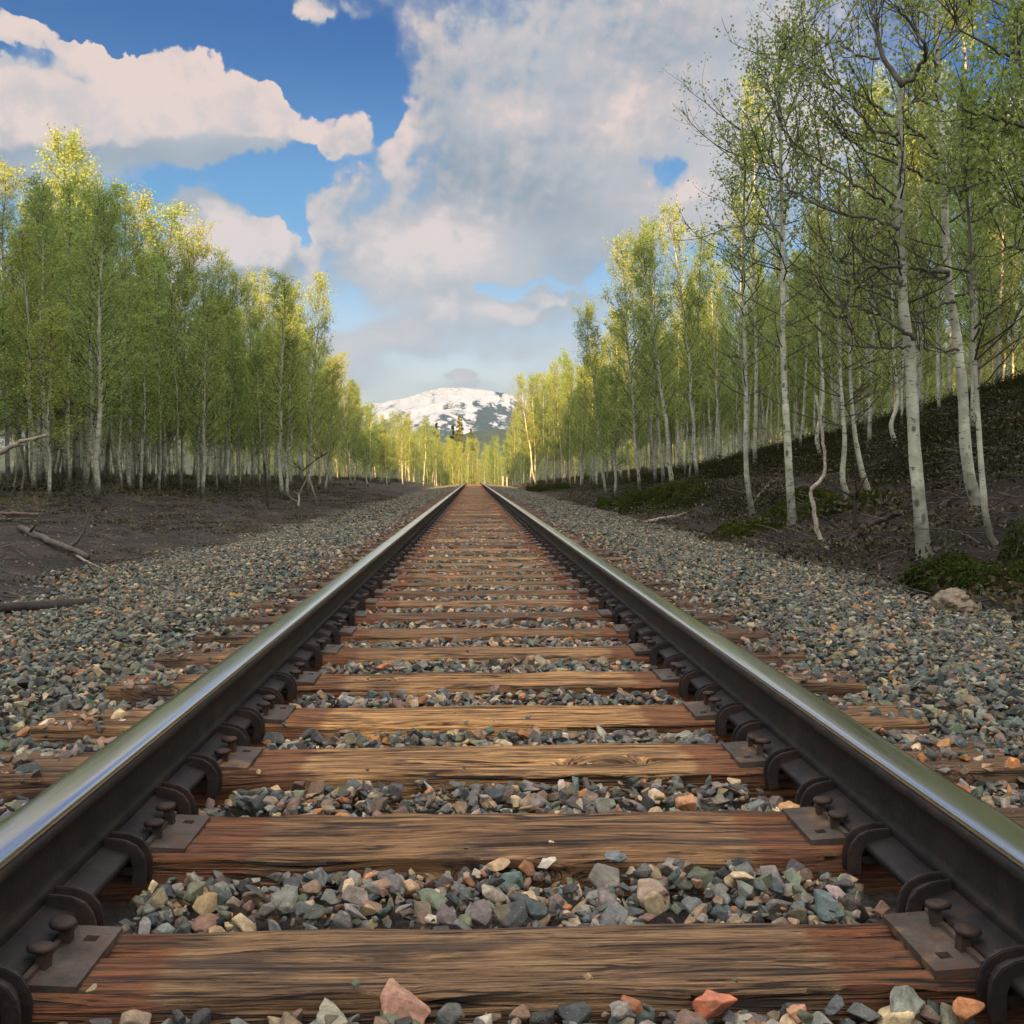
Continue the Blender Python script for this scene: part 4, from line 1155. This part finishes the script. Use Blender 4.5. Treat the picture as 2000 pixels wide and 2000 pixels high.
big_tree('nearest large white aspen on the right bank, with black scars and a forked top', YA,
         [(1806, 1100, 0), (1797, 995, 0), (1786, 880, .1), (1782, 787, .1), (1778, 683, .2), (1765, 610, .2), (1760, 517, .3), (1757, 414, .3), (1763, 310, .3), (1757, 238, .3), (1758, 175, .3)], .068, .029,
         [(seq([(1330, 430), (1230, 300), (1200, 130), (1170, 0), (1150, -90)]), .028, .010, .6, .5),
          (seq([(1330, 430), (1440, 320), (1450, 220), (1380, 130), (1290, 20)]), .026, .008, -.4, .5),
          (seq([(1215, 290), (1100, 280), (1020, 220), (980, 170)]), .013, .004, .5, .5),
          (seq([(1305, 665), (1200, 655), (1110, 560), (950, 420), (850, 310)]), .021, .006, .8, .9),
          (seq([(1310, 1140), (1240, 1100), (1050, 1070), (900, 1020), (800, 950), (700, 890), (520, 830)]), .022, .005, .9, 1.0),
          (seq([(1310, 1050), (1290, 1030), (1150, 950), (1000, 850), (850, 770), (720, 690)]), .020, .005, .6, 1.0),
          (seq([(1320, 1330), (1200, 1320), (1120, 1345), (1040, 1360)]), .020, .007, -.3, .15),
          (seq([(1325, 1320), (1240, 1260), (1190, 1230)]), .015, .005, .3, .15),
          (seq([(1330, 1400), (1220, 1420), (1100, 1410)]), .014, .004, .4, .2),
          (seq([(1385, 1690), (1290, 1610), (1180, 1540), (1060, 1510), (960, 1520)]), .022, .006, .3, .2),
          (seq([(1370, 1720), (1260, 1730), (1100, 1720), (940, 1700)]), .017, .004, .5, .15),
          (seq([(1330, 560), (1400, 500), (1480, 490)]), .015, .005, .4, .5)], 48, 41, 14)
YB = hit(1905, 996).y
big_tree('second large white aspen on the right bank, its base swept sideways, holding dark dead limbs', YB,
         [(1918, 1010, 0), (1895, 945, 0), (1885, 870, 0), (1882, 790, .1), (1876, 720, .1), (1868, 650, .2), (1852, 560, .2), (1846, 433, .3), (1844, 354, .3), (1840, 275, .3), (1832, 157, .4), (1830, 59, .4), (1828, -60, .5), (1826, -180, .5)], .070, .019,
         [(seq([(1530, 800), (1440, 680), (1340, 610), (1200, 520), (1050, 440), (900, 330), (820, 190)]), .026, .005, -.6, .9),
          (seq([(1545, 910), (1430, 890), (1330, 820), (1150, 760), (1000, 640)]), .022, .005, -.9, .9),
          (seq([(1555, 1350), (1440, 1345), (1360, 1320)]), .030, .010, -.3, .1),
          (seq([(1560, 1370), (1520, 1390), (1440, 1350)]), .020, .006, .3, .1),
          (seq([(1590, 1500), (1500, 1520), (1400, 1560), (1300, 1555)]), .022, .006, -.4, .15),
          (seq([(1610, 1740), (1500, 1735), (1400, 1725)]), .018, .006, -.2, .1),
          (seq([(1530, 800), (1600, 860), (1680, 890), (1800, 890), (1920, 910)]), .020, .006, -.6, .8),
          (seq([(1510, 500), (1430, 480), (1350, 440)]), .014, .004, .5, .8),
          (seq([(1500, 250), (1580, 170), (1650, 60), (1680, -40)]), .016, .005, .5, 1.0),
          (seq([(1505, 330), (1420, 240), (1370, 120), (1340, 20)]), .014, .004, -.5, .9),
          (seq([(1590, 1470), (1700, 1430), (1800, 1440)]), .018, .005, .3, .3)], 50, 42, 22)
YC = hit(1941, 1066).y
big_tree('thin kinked aspen stem right of the second large trunk', YC,
         [(1950, 1072, 0), (1934, 1050, 0), (1924, 1000, 0), (1918, 930, 0), (1915, 890, 0), (1908, 780, .1), (1902, 680, .1), (1897, 560, .2), (1893, 430, .2), (1880, 300, .3), (1878, 160, .3)], .036, .010,
         [(seq([(1640, 1100), (1600, 980), (1540, 900)]), .010, .004, .4, .8)], 20, 43, 12)
YE = hit(1546, 1024).y
big_tree('straight pale aspen left of the large trunks, with a clean white lower stem', YE,
         [(1548, 1030, 0), (1545, 980, 0), (1540, 900, 0), (1536, 820, 0), (1532, 750, .1), (1528, 640, .1), (1530, 520, .2), (1527, 400, .2), (1524, 280, .2), (1520, 150, .3), (1522, 95, .3)], .066, .012,
         [(seq([(740, 1060), (800, 900), (860, 760)]), .018, .005, .5, 1), (seq([(735, 900), (660, 760), (620, 600)]), .018, .005, -.5, 1), (seq([(735, 1200), (660, 1080), (600, 950)]), .018, .005, .5, 1),
          (seq([(730, 650), (790, 500), (830, 380)]), .016, .004, -.5, 1.2), (seq([(728, 600), (670, 470), (620, 330)]), .015, .004, .5, 1.2), (seq([(725, 420), (760, 320), (745, 230)]), .012, .004, .2, 1.2)], 60, 44, 40)
YF = hit(1470, 1012).y
big_tree('slim pale aspen with a bent foot beside a broken branch on the right bank', YF,
         [(1472, 1020, 0), (1466, 985, 0), (1458, 930, 0), (1456, 860, 0), (1458, 780, .1), (1455, 680, .1), (1450, 560, .2), (1452, 440, .2), (1455, 330, .2), (1450, 240, .2)], .052, .010,
         [(seq([(560, 1200), (500, 1050), (470, 930)]), .016, .004, .4, 1), (seq([(555, 1000), (610, 850), (640, 700)]), .016, .004, -.4, 1), (seq([(545, 850), (480, 750), (450, 690)]), .013, .004, .4, 1)], 60, 45, 34)
for i, (bx, by, tx, ty_, r, lab) in enumerate([(1656, 976, 1641, 748, .05, 'dim grey aspen on the dark slope, left of a leaning pair'), (1696, 964, 1660, 748, .05, 'dim grey aspen curving right at its foot on the dark slope'),
                                             (1750, 872, 1745, 700, .05, 'far thin aspen high on the dark slope between the big trunks'), (1605, 900, 1600, 650, .055, 'aspen in the shade behind the crooked white sapling')]):
    p = hit(bx, by); Yb = p.y
    big_tree(lab, Yb, [(bx + 4, by + 8, 0), (bx - 12, by - 40, 0), (tx + 10, (by + ty_) / 2, 0), (tx, ty_, .1), (tx - 4, ty_ - 200, .2), (tx, ty_ - 420, .3)], r, .012, [], 60, 50 + i, 34)
# corner tree whose trunk stands just outside the frame: its dark limbs reach in
YD = 9.0
big_tree('dark leafy tree at the right edge whose branches reach into the top corner', YD,
         [(2110, 1010, 0), (2095, 800, 0), (2080, 560, 0), (2070, 330, .1), (2050, 100, .1), (2040, -150, .2)], .09, .03,
         [(seq([(2090, 560), (1932, 400), (1890, 250), (1850, 110), (1750, 10)]), .024, .006, .5, 1.3),
          (seq([(2090, 760), (1932, 620), (1800, 585), (1690, 570), (1600, 520)]), .022, .005, -.4, 1.3),
          (seq([(2100, 900), (1930, 800), (1800, 700), (1740, 600)]), .018, .005, .6, 1.3),
          (seq([(2110, 1100), (1932, 900), (1850, 860), (1720, 870), (1600, 800)]), .020, .005, .3, 1.3),
          (seq([(2060, 330), (1950, 290), (1800, 260), (1640, 170), (1560, 60)]), .018, .004, -.5, 1.4),
          (seq([(2060, 150), (1950, 60), (1880, -20)]), .018, .005, .5, 1.4),
          (seq([(2120, 1300), (1950, 1240), (1800, 1230)]), .02, .005, .4, .8),
          (seq([(2120, 1150), (1980, 1080), (1860, 1000)]), .018, .005, -.4, 1.2)], 60, 46, 14)

# ---------------- dead wood
def dead_mat():
    m, t = mat('dead_wood')
    at_ = t.new('ShaderNodeAttribute'); at_.attribute_name = 'col'
    geo = t.new('ShaderNodeNewGeometry'); n = t.noise(geo.outputs['Position'], 30, 5, .65)
    c = t.mix(1.0, at_.outputs['Color'], t.ramp(n, [(.3, .5), (.7, 1.4)]), 'MULTIPLY')
    t.put(t.b.inputs['Base Color'], c); t.b.inputs['Roughness'].default_value = .9
    t.put(t.b.inputs['Normal'], t.bump(n, .5, .01))
    return m
M_DEAD = dead_mat()
def stick(name, label, pts, r0, r1, col, cat='fallen branch', group='fallen branches and logs', side=0, seed=1):
    rg = np.random.default_rng(seed); b = MB(); pts = np.array(pts, float)
    k = np.linspace(0, len(pts) - 1, len(pts) * 4); q = np.stack([np.interp(k, range(len(pts)), pts[:, j]) for j in range(3)], 1)
    q[1:-1] += rg.normal(0, r0 * .18, q[1:-1].shape)
    b.tube(q, np.linspace(r0, r1, len(q)) * rg.uniform(.88, 1.1, len(q)), 8, col=col)
    for s in range(side):
        i = rg.integers(2, len(q) - 1); d = (q[i] - q[i - 1]); d /= np.linalg.norm(d) + 1e-9; d = d + rg.normal(0, .6, 3); d[2] = abs(d[2])
        tp = curve_pts(q[i], d / np.linalg.norm(d), rg.uniform(.2, .6), 4, rg); b.tube(tp, np.linspace(r1 * .8, .003, 5), 5, col=col)
    p = pts.mean(0); o = b.build(name, M_DEAD); 
    for v in o.data.vertices: v.co -= Vector(p)
    o.location = p
    return tag(o, label, cat, group)
def H3(px, py, up=0.0): p = hit(px, py); return (p.x, p.y, p.z + up)
GREY, DARK, PALE = (.10, .088, .076), (.04, .032, .028), (.27, .24, .185)
stick('fallen_log', 'dark straight log lying on the gravel at the left edge', [(-4.4, 7.0, -.23), (-3.5, 7.0, -.185), (-2.62, 7.08, -.15)], .042, .038, (.03, .024, .022), 'log')
stick('fallen_branch', 'grey branch slanting down the left bank above the gravel', [H3(40, 1040, .05), H3(100, 1068, .06), H3(173, 1098, .05)], .045, .03, GREY, side=2, seed=3)
stick('fallen_branch', 'thin pale stick at the lower end of the grey branch on the left bank', [H3(150, 1092, .03), H3(180, 1108, .03), H3(214, 1122, .02)], .015, .008, PALE, seed=4)
stick('fallen_branch', 'brown branch lying flat on top of the left bank at the picture edge', [H3(-30, 1012, .05), H3(30, 1010, .05), H3(75, 1010, .04)], .03, .02, (.16, .11, .08), seed=5)
stick('fallen_branch', 'short brown stick below the flat branch at the left edge', [H3(-20, 1022, .04), H3(60, 1019, .04)], .018, .012, (.14, .10, .08), seed=6)
Yl = 15.0
stick('leaning_deadwood', 'broken pale trunk slanting into the picture at the left edge', [at(-60, 915, Yl), at(0, 884, Yl), at(40, 862, Yl), at(92, 850, Yl)], .055, .022, PALE, 'dead trunk', side=3, seed=7)
stick('bare_stem', 'bent bare pale stem under the broken trunk, left', [H3(24, 962, -.05), at(30, 930, hit(24, 962).y), at(36, 880, hit(24, 962).y)], .018, .012, PALE, 'bare stem', 'bare stems on the left bank', seed=8)
stick('bare_stem', 'bent bare pale stem under the broken trunk, right', [H3(40, 964, -.05), at(47, 925, hit(40, 964).y), at(38, 880, hit(40, 964).y)], .018, .012, PALE, 'bare stem', 'bare stems on the left bank', seed=9)
hy = hit(583, 985).y
stick('bare_stem', 'forked bare stem by the twin white trunks, its pale leg propped left', [H3(583, 990, -.03), at(584, 965, hy), at(594, 945, hy), at(604, 930, hy)], .03, .02, PALE, 'bare stem', 'bare stems on the left bank', side=3, seed=10)
stick('bare_stem', 'bare pale prop slanting right from the dead brush', [at(604, 935, hy), at(614, 965, hy), H3(622, 990, -.03)], .028, .018, PALE, 'bare stem', 'bare stems on the left bank', seed=11)
stick('dead_brush', 'dark tangled dead brush between the left bank trunks', [at(640, 884, hy), at(620, 896, hy), at(590, 920, hy), at(575, 905, hy)], .022, .012, DARK, 'dead brush', 'bare stems on the left bank', side=12, seed=12)
stick('bare_stem', 'dark broken stem standing left of the twin white trunks', [H3(523, 990, -.05), at(520, 950, hit(523, 990).y), at(516, 900, hit(523, 990).y)], .03, .022, DARK, 'bare stem', 'bare stems on the left bank', side=4, seed=13)
def c4(x, y): return (1400 + x / 2.576, 500 + y / 2.576)
hg = hit(*c4(570, 1475)).y
gp = [(575, 1480), (545, 1460), (510, 1400), (490, 1300), (470, 1180), (510, 1145), (540, 1100), (545, 1000), (525, 850), (500, 700)]
stick('crooked_sapling', 'crooked white dead sapling with a hooked bend on the right bank', [at(*c4(*q), hg) for q in gp], .034, .016, (.40, .36, .28), 'sapling', None, seed=14)
for i, (a, b_, r, lab, col) in enumerate([((560, 1480), (990, 1270), .045, 'long dark log slanting up the right bank', DARK), ((640, 1470), (850, 1300), .04, 'dark log lying beside the long one on the right bank', DARK),
                                         ((150, 1290), (310, 1130), .04, 'broken grey branch leaning beside the bent aspen foot', GREY), ((1030, 860), (1170, 905), .03, 'grey stick high on the dark slope between the big trunks', GREY),
                                         ((690, 1400), (700, 1200), .03, 'dark stump standing below the dim grey aspens', DARK), ((1050, 1330), (1260, 1200), .03, 'dark branch on the slope between the two large aspens', DARK)]):
    A, B_ = hit(*c4(*a)), hit(*c4(*b_))
    if 'stump' in lab: B_ = at(*c4(*b_), A.y)
    mid = (A + B_) / 2
    stick('dead_stump' if 'stump' in lab else 'fallen_log', lab, [tuple(A + Vector((0, 0, .03))), (mid.x, mid.y, max(mid.z, gz(mid.x, mid.y)) + .06), tuple(B_ + Vector((0, 0, .05)))], r, r * .6, col, 'log', side=3, seed=20 + i)
stick('fallen_log', 'pale weathered driftwood at the edge of the right gravel below the reddish slope', [H3(1262, 1024, .03), H3(1300, 1016, .04), H3(1345, 1006, .04)], .05, .03, (.30, .24, .19), 'log', seed=31)

# ---------------- green mats and undergrowth
M_MAT = leaf_mat('juniper_sprays', (1, 1, 1)); M_UND = leaf_mat('undergrowth_leaf', (1, 1, 1))
def mat_shrub(px0, px1, py, h, label, seed, depth=.8, col=(.050, .062, .020)):
    rg = np.random.default_rng(seed); a, b = hit(px0, py), hit(px1, py); c = (a + b) / 2; w = (b - a).length / 2
    X = []; Y_ = []; Z_ = []
    for k in range(int(9 + w * 7)):
        u = rg.uniform(-1, 1); cx = u * w; cy = rg.normal(0, .38) * depth * math.sqrt(1 - u * u * .8); rr = rg.uniform(.14, .42) * min(1.0, .5 + w * .3); hh = h * rg.uniform(.3, 1.15)
        m_ = int(2500 * rr * rr / .06); tt = rg.uniform(0, 6.28, m_); r = np.sqrt(rg.random(m_)) * rg.uniform(.8, 1.25, m_)
        X.append(cx + np.cos(tt) * r * rr * 1.25); Y_.append(cy + np.sin(tt) * r * rr * (1 + depth * .2))
        Z_.append(hh * np.maximum(.06, 1 - r ** 2 * .9) * rg.uniform(.1, 1, m_) ** .6)
    x, y, z = np.concatenate(X), np.concatenate(Y_), np.concatenate(Z_); n = len(x)
    ux, uy = (b - a).x / (2 * w), (b - a).y / (2 * w); x, y = x * ux - y * uy, x * uy + y * ux
    ok = c.x + x > 3.75; x, y, z = x[ok], y[ok], z[ok]; n = len(x)
    g = np.array([gz(c.x + i, c.y + j) for i, j in zip(x, y)])
    C = np.stack([x, y, g - c.z + z], 1)
    cols = np.array(col) * 1.05 * rg.uniform(.4, 1.8, (n, 1)) * (1 + rg.normal(0, .1, (n, 3)))
    e = empty('mat_shrub', c, label, 'shrub', 'green mats on the right bank')
    link('foliage', quads_mesh('foliage', C, .023, rg, M_MAT, cols, up=-.3, aspect=1.9), e)
    s = MB()
    for k in range(14):
        q = curve_pts((0, 0, .02), (rg.normal(), rg.normal(), .35), w * rg.uniform(.5, .9), 5, rg, (0, 0, -.2)); q[:, 1] *= min(1, depth / w); q[:, :2] = np.stack([q[:, 0] * ux - q[:, 1] * uy, q[:, 0] * uy + q[:, 1] * ux], 1); q[:, 0] = np.maximum(q[:, 0], 3.75 - c.x)
        q[:, 2] = [gz(c.x + i, c.y + j) - c.z + .04 for i, j in zip(q[:, 0], q[:, 1])]
        s.tube(q, np.linspace(.016, .005, 6), 5, col=(.05, .035, .025))
    s.build('stem', M_DEAD, e)
mat_shrub(1755, 2010, 1142, .34, 'largest green mat, at the foot of the big white aspen by the right edge', 61, .75)
mat_shrub(1325, 1470, 1046, .20, 'flat oval green mat alone at the gravel edge in the middle of the right bank', 62, .7, (.058, .070, .022))
mat_shrub(1245, 1365, 985, .55, 'bushy dark green mat right of the long one, over a hollow of red soil', 63, .9)
mat_shrub(1085, 1240, 985, .35, 'long bright green mat along the gravel edge under the row of aspens', 64, .7, (.064, .078, .024))
mat_shrub(1030, 1095, 958, .4, 'farthest dark green mat beside the gravel', 65, .8)
mat_shrub(1520, 1660, 1000, .3, 'dull green mat behind the crooked white sapling', 66, .8)
def undergrowth():
    rg = np.random.default_rng(9)
    tuft = []
    for k in range(5):
        n = 170; C = rg.normal(0, .16, (n, 3)); C[:, 2] = np.abs(C[:, 2]) * .7
        tuft.append(quads_mesh('tuft', C, .028, rg, M_UND, np.array((.026, .027, .013)) * rg.uniform(.4, 1.7, (n, 1)) * np.ones((n, 3))))
    twig = []
    for k in range(5):
        b = MB()
        for _ in range(5):
            q = curve_pts(rg.normal(0, .2, 3) * np.array((1, 1, .1)), (rg.normal(), rg.normal(), rg.uniform(-.05, .35)), rg.uniform(.15, .6), 4, rg, (0, 0, -.1))
            b.tube(q, np.linspace(.006, .003, 5), 4, col=(.16, .13, .10) if rg.random() < .4 else (.055, .045, .04))
        twig.append(b.mesh('twig', M_DEAD))
    peb = [stone_mesh(rg, M_STONE) for _ in range(4)]
    litter = []
    for k in range(5):
        n = 90; C = rg.normal(0, .26, (n, 3)); C[:, 2] = .012 + np.abs(rg.normal(0, .012, n))
        pal = np.array([(.085, .068, .052), (.15, .13, .105), (.045, .037, .032), (.17, .16, .14), (.062, .045, .035)])
        litter.append(quads_mesh('litter', C, .034, rg, M_UND, pal[rg.integers(0, 5, n)] * rg.uniform(.5, 1.3, (n, 1)), aspect=1.5))
    grass = []
    for k in range(4):
        b = MB()
        for _ in range(16):
            q = curve_pts(rg.normal(0, .05, 3) * np.array((1, 1, 0)), (rg.normal(0, .5), rg.normal(0, .5), 1), rg.uniform(.10, .28), 3, rg, (0, 0, -.5))
            b.tube(q, [.0035, .003, .0022, .001], 3, col=(.19, .16, .09) if rg.random() < .6 else (.08, .10, .035), cap=False)
        grass.append(b.mesh('grass_blades', M_DEAD))
    P = []; I = []; Sc = []
    def zone(n, xr, yr, kinds, s0, s1, cond=None):
        for _ in range(n):
            x, y = rg.uniform(*xr), rg.uniform(*yr)
            if cond and not cond(x, y): continue
            P.append((x, y, gz(x, y))); I.append(int(rg.choice(kinds))); Sc.append(rg.uniform(s0, s1))
    T, W = [0, 1, 2, 3, 4], [5, 6, 7, 8, 9]
    zone(2600, (4.4, 20), (8, 50), T, .5, 1.5, lambda x, y: fbm(x, y, .5, 3, 3) > .06 + .3 * rg.random() and x > 4.4 + (rg.random() ** 2) * 2)
    zone(450, (5.5, 18), (45, 120), T, .5, 1.2)
    zone(420, (-18, -8), (14, 60), T, .4, 1.0); zone(350, (-18, -7), (60, 120), T, .6, 1.2)
    zone(1500, (-9, -3.9), (4, 60), W, .4, 1.2); zone(2600, (3.9, 14), (5, 45), W, .4, 1.5); zone(500, (-18, -8), (14, 40), W, .8, 1.6)
    zone(1700, (6.5, 18), (9, 42), T, .6, 1.7)
    L, G = [10, 11, 12, 13, 14], [15, 16, 17, 18]
    zone(800, (-10, -3.7), (4, 50), L, .5, 1.1, lambda x, y: fbm(x, y, .7, 3, 9) > -.15); zone(900, (-18, -7), (14, 60), L, .8, 1.6); zone(2400, (3.8, 16), (5, 45), L, .6, 1.4); zone(700, (4.5, 16), (45, 110), L, .9, 1.8)
    zone(260, (-10, -3.9), (5, 40), G, .5, 1.1, lambda x, y: fbm(x, y, .6, 3, 5) > 0); zone(500, (-14, -6.5), (14, 60), G, .8, 1.5); zone(240, (4, 12), (7, 40), G, .5, 1.2, lambda x, y: fbm(x, y, .6, 3, 5) > 0)
    Pn = np.array(P); n = len(Pn); Sc = np.array(Sc)
    rot = np.zeros((n, 3)); rot[:, 2] = rg.uniform(0, 6.28, n)
    scatter('undergrowth', Pn, rot, np.stack([Sc] * 3, 1), I, np.ones((n, 3)), tuft + twig + litter + grass, 'dark low undergrowth, twigs and litter on both banks', 'undergrowth')
    # loose pebbles on the soil of both banks
    n = 20000; x = np.where(rg.random(n) < .6, -1, 1) * (3.4 + np.abs(rg.normal(0, 2.0, n))); y = 4 + 40 * rg.random(n) ** 1.6
    z = np.array([gz(a, b) for a, b in zip(x, y)]); s = .010 + .045 * rg.random(n) ** 4
    scatter('scattered_pebbles', np.stack([x, y, z], 1), rg.uniform(0, 6, (n, 3)), np.stack([s] * 3, 1), rg.integers(0, 4, n), stone_cols(n, rg) * .9, peb, 'loose pebbles strewn over the dark soil of the banks', 'pebbles')
undergrowth()

# ---------------- the evening air
def haze():
    b = MB(); b.box((0, 3900, 345), (9000, 8600, 750)); m = D.materials.new('evening_air'); m.use_nodes = True
    t = NT(m.node_tree); m.node_tree.nodes.clear(); o = t.new('ShaderNodeOutputMaterial'); v = t.new('ShaderNodeVolumePrincipled')
    v.inputs['Color'].default_value = (.55, .80, 1, 1); v.inputs['Density'].default_value = HAZE; v.inputs['Anisotropy'].default_value = .65
    t.l.new(v.outputs[0], o.inputs['Volume'])
    tag(b.build('haze', m), 'thin evening air between the viewer and the mountain', 'haze', kind='stuff')
HAZE = 1.0e-4
haze()

# ---------------- conifers beyond the end of the track
def conifer(p, h, w, label, seed, col):
    rg = np.random.default_rng(seed); b = MB(); b.tube([(0, 0, -.3), (0, 0, h * .5), (0, 0, h)], [.16, .1, .02], 8, col=(.06, .045, .035)); C = []
    for k in range(120):
        t = rg.uniform(.12, 1) ; a = k * 2.4; L = w * (1.02 - t) ** .8 * rg.uniform(.7, 1.15)
        n = int(60 * (L / w) + 12); r = np.sqrt(rg.random(n)) * L
        base = np.array((0, 0, h * t)); q = np.stack([np.cos(a) * r + rg.normal(0, .12, n), np.sin(a) * r + rg.normal(0, .12, n), -.25 * r + rg.normal(0, .1, n)], 1)
        b.tube([base, base + np.array((math.cos(a) * L, math.sin(a) * L, -.25 * L))], [.03, .008], 4, col=(.05, .04, .03), cap=False); C.append(base + q)
    C = np.concatenate(C); e = empty('conifer_tree', p, label, 'tree', 'conifers beyond the aspens')
    b.build('trunk', M_DEAD, e); link('crown', quads_mesh('crown', C, .34, rg, M_UND, np.array(col) * rg.uniform(.6, 1.5, (len(C), 1))), e)
for a in [(897, 812, 240, 3.8, 'taller conifer standing above the yellow aspens below the mountain', 71, (.12, .14, .04)),
          (852, 826, 250, 1.6, 'small dark conifer left of the taller one', 72, (.035, .05, .02)),
          (884, 832, 246, 1.8, 'dark conifer half hidden against the left side of the taller one', 74, (.028, .042, .02)),
          (920, 838, 255, 1.6, 'small yellow green conifer right of the taller one', 73, (.13, .15, .045))]:
    q = at(a[0], a[1], a[2]); g = gz(q.x, q.y)
    conifer((q.x, q.y, g), q.z - g, a[3], a[4], a[5], a[6])

# ---------------- white marker posts beside the far track
def post(px, Y, h, label):
    q = at(px, 940, Y); z = gz(q.x, q.y); b = MB(); e = empty('marker_post', (q.x, q.y, z), label, 'post', 'white marker posts')
    b.box((0, 0, h / 2 - .1), (.16, .16, h + .2)); b.build('shaft', M_POST, e)
    c = MB(); c.add([(-.09, -.09, h), (.09, -.09, h), (.09, .09, h), (-.09, .09, h), (0, 0, h + .09)], [(0, 1, 4), (1, 2, 4), (2, 3, 4), (3, 0, 4), (3, 2, 1, 0)], smooth=False); c.build('cap', M_POST, e)
M_POST, tp = mat('white_painted_post'); tp.b.inputs['Base Color'].default_value = (.75, .74, .70, 1)
gp_ = tp.new('ShaderNodeNewGeometry'); tp.put(tp.b.inputs['Base Color'], tp.ramp(tp.noise(gp_.outputs['Position'], 6, 4, .6), [(.3, (.10, .095, .085)), (.6, (.18, .175, .165))]))
post(982, 104, 1.0, 'white marker post beside the far end of the track, left one of two')
post(990, 112, 1.0, 'white marker post beside the far end of the track, right one of two')
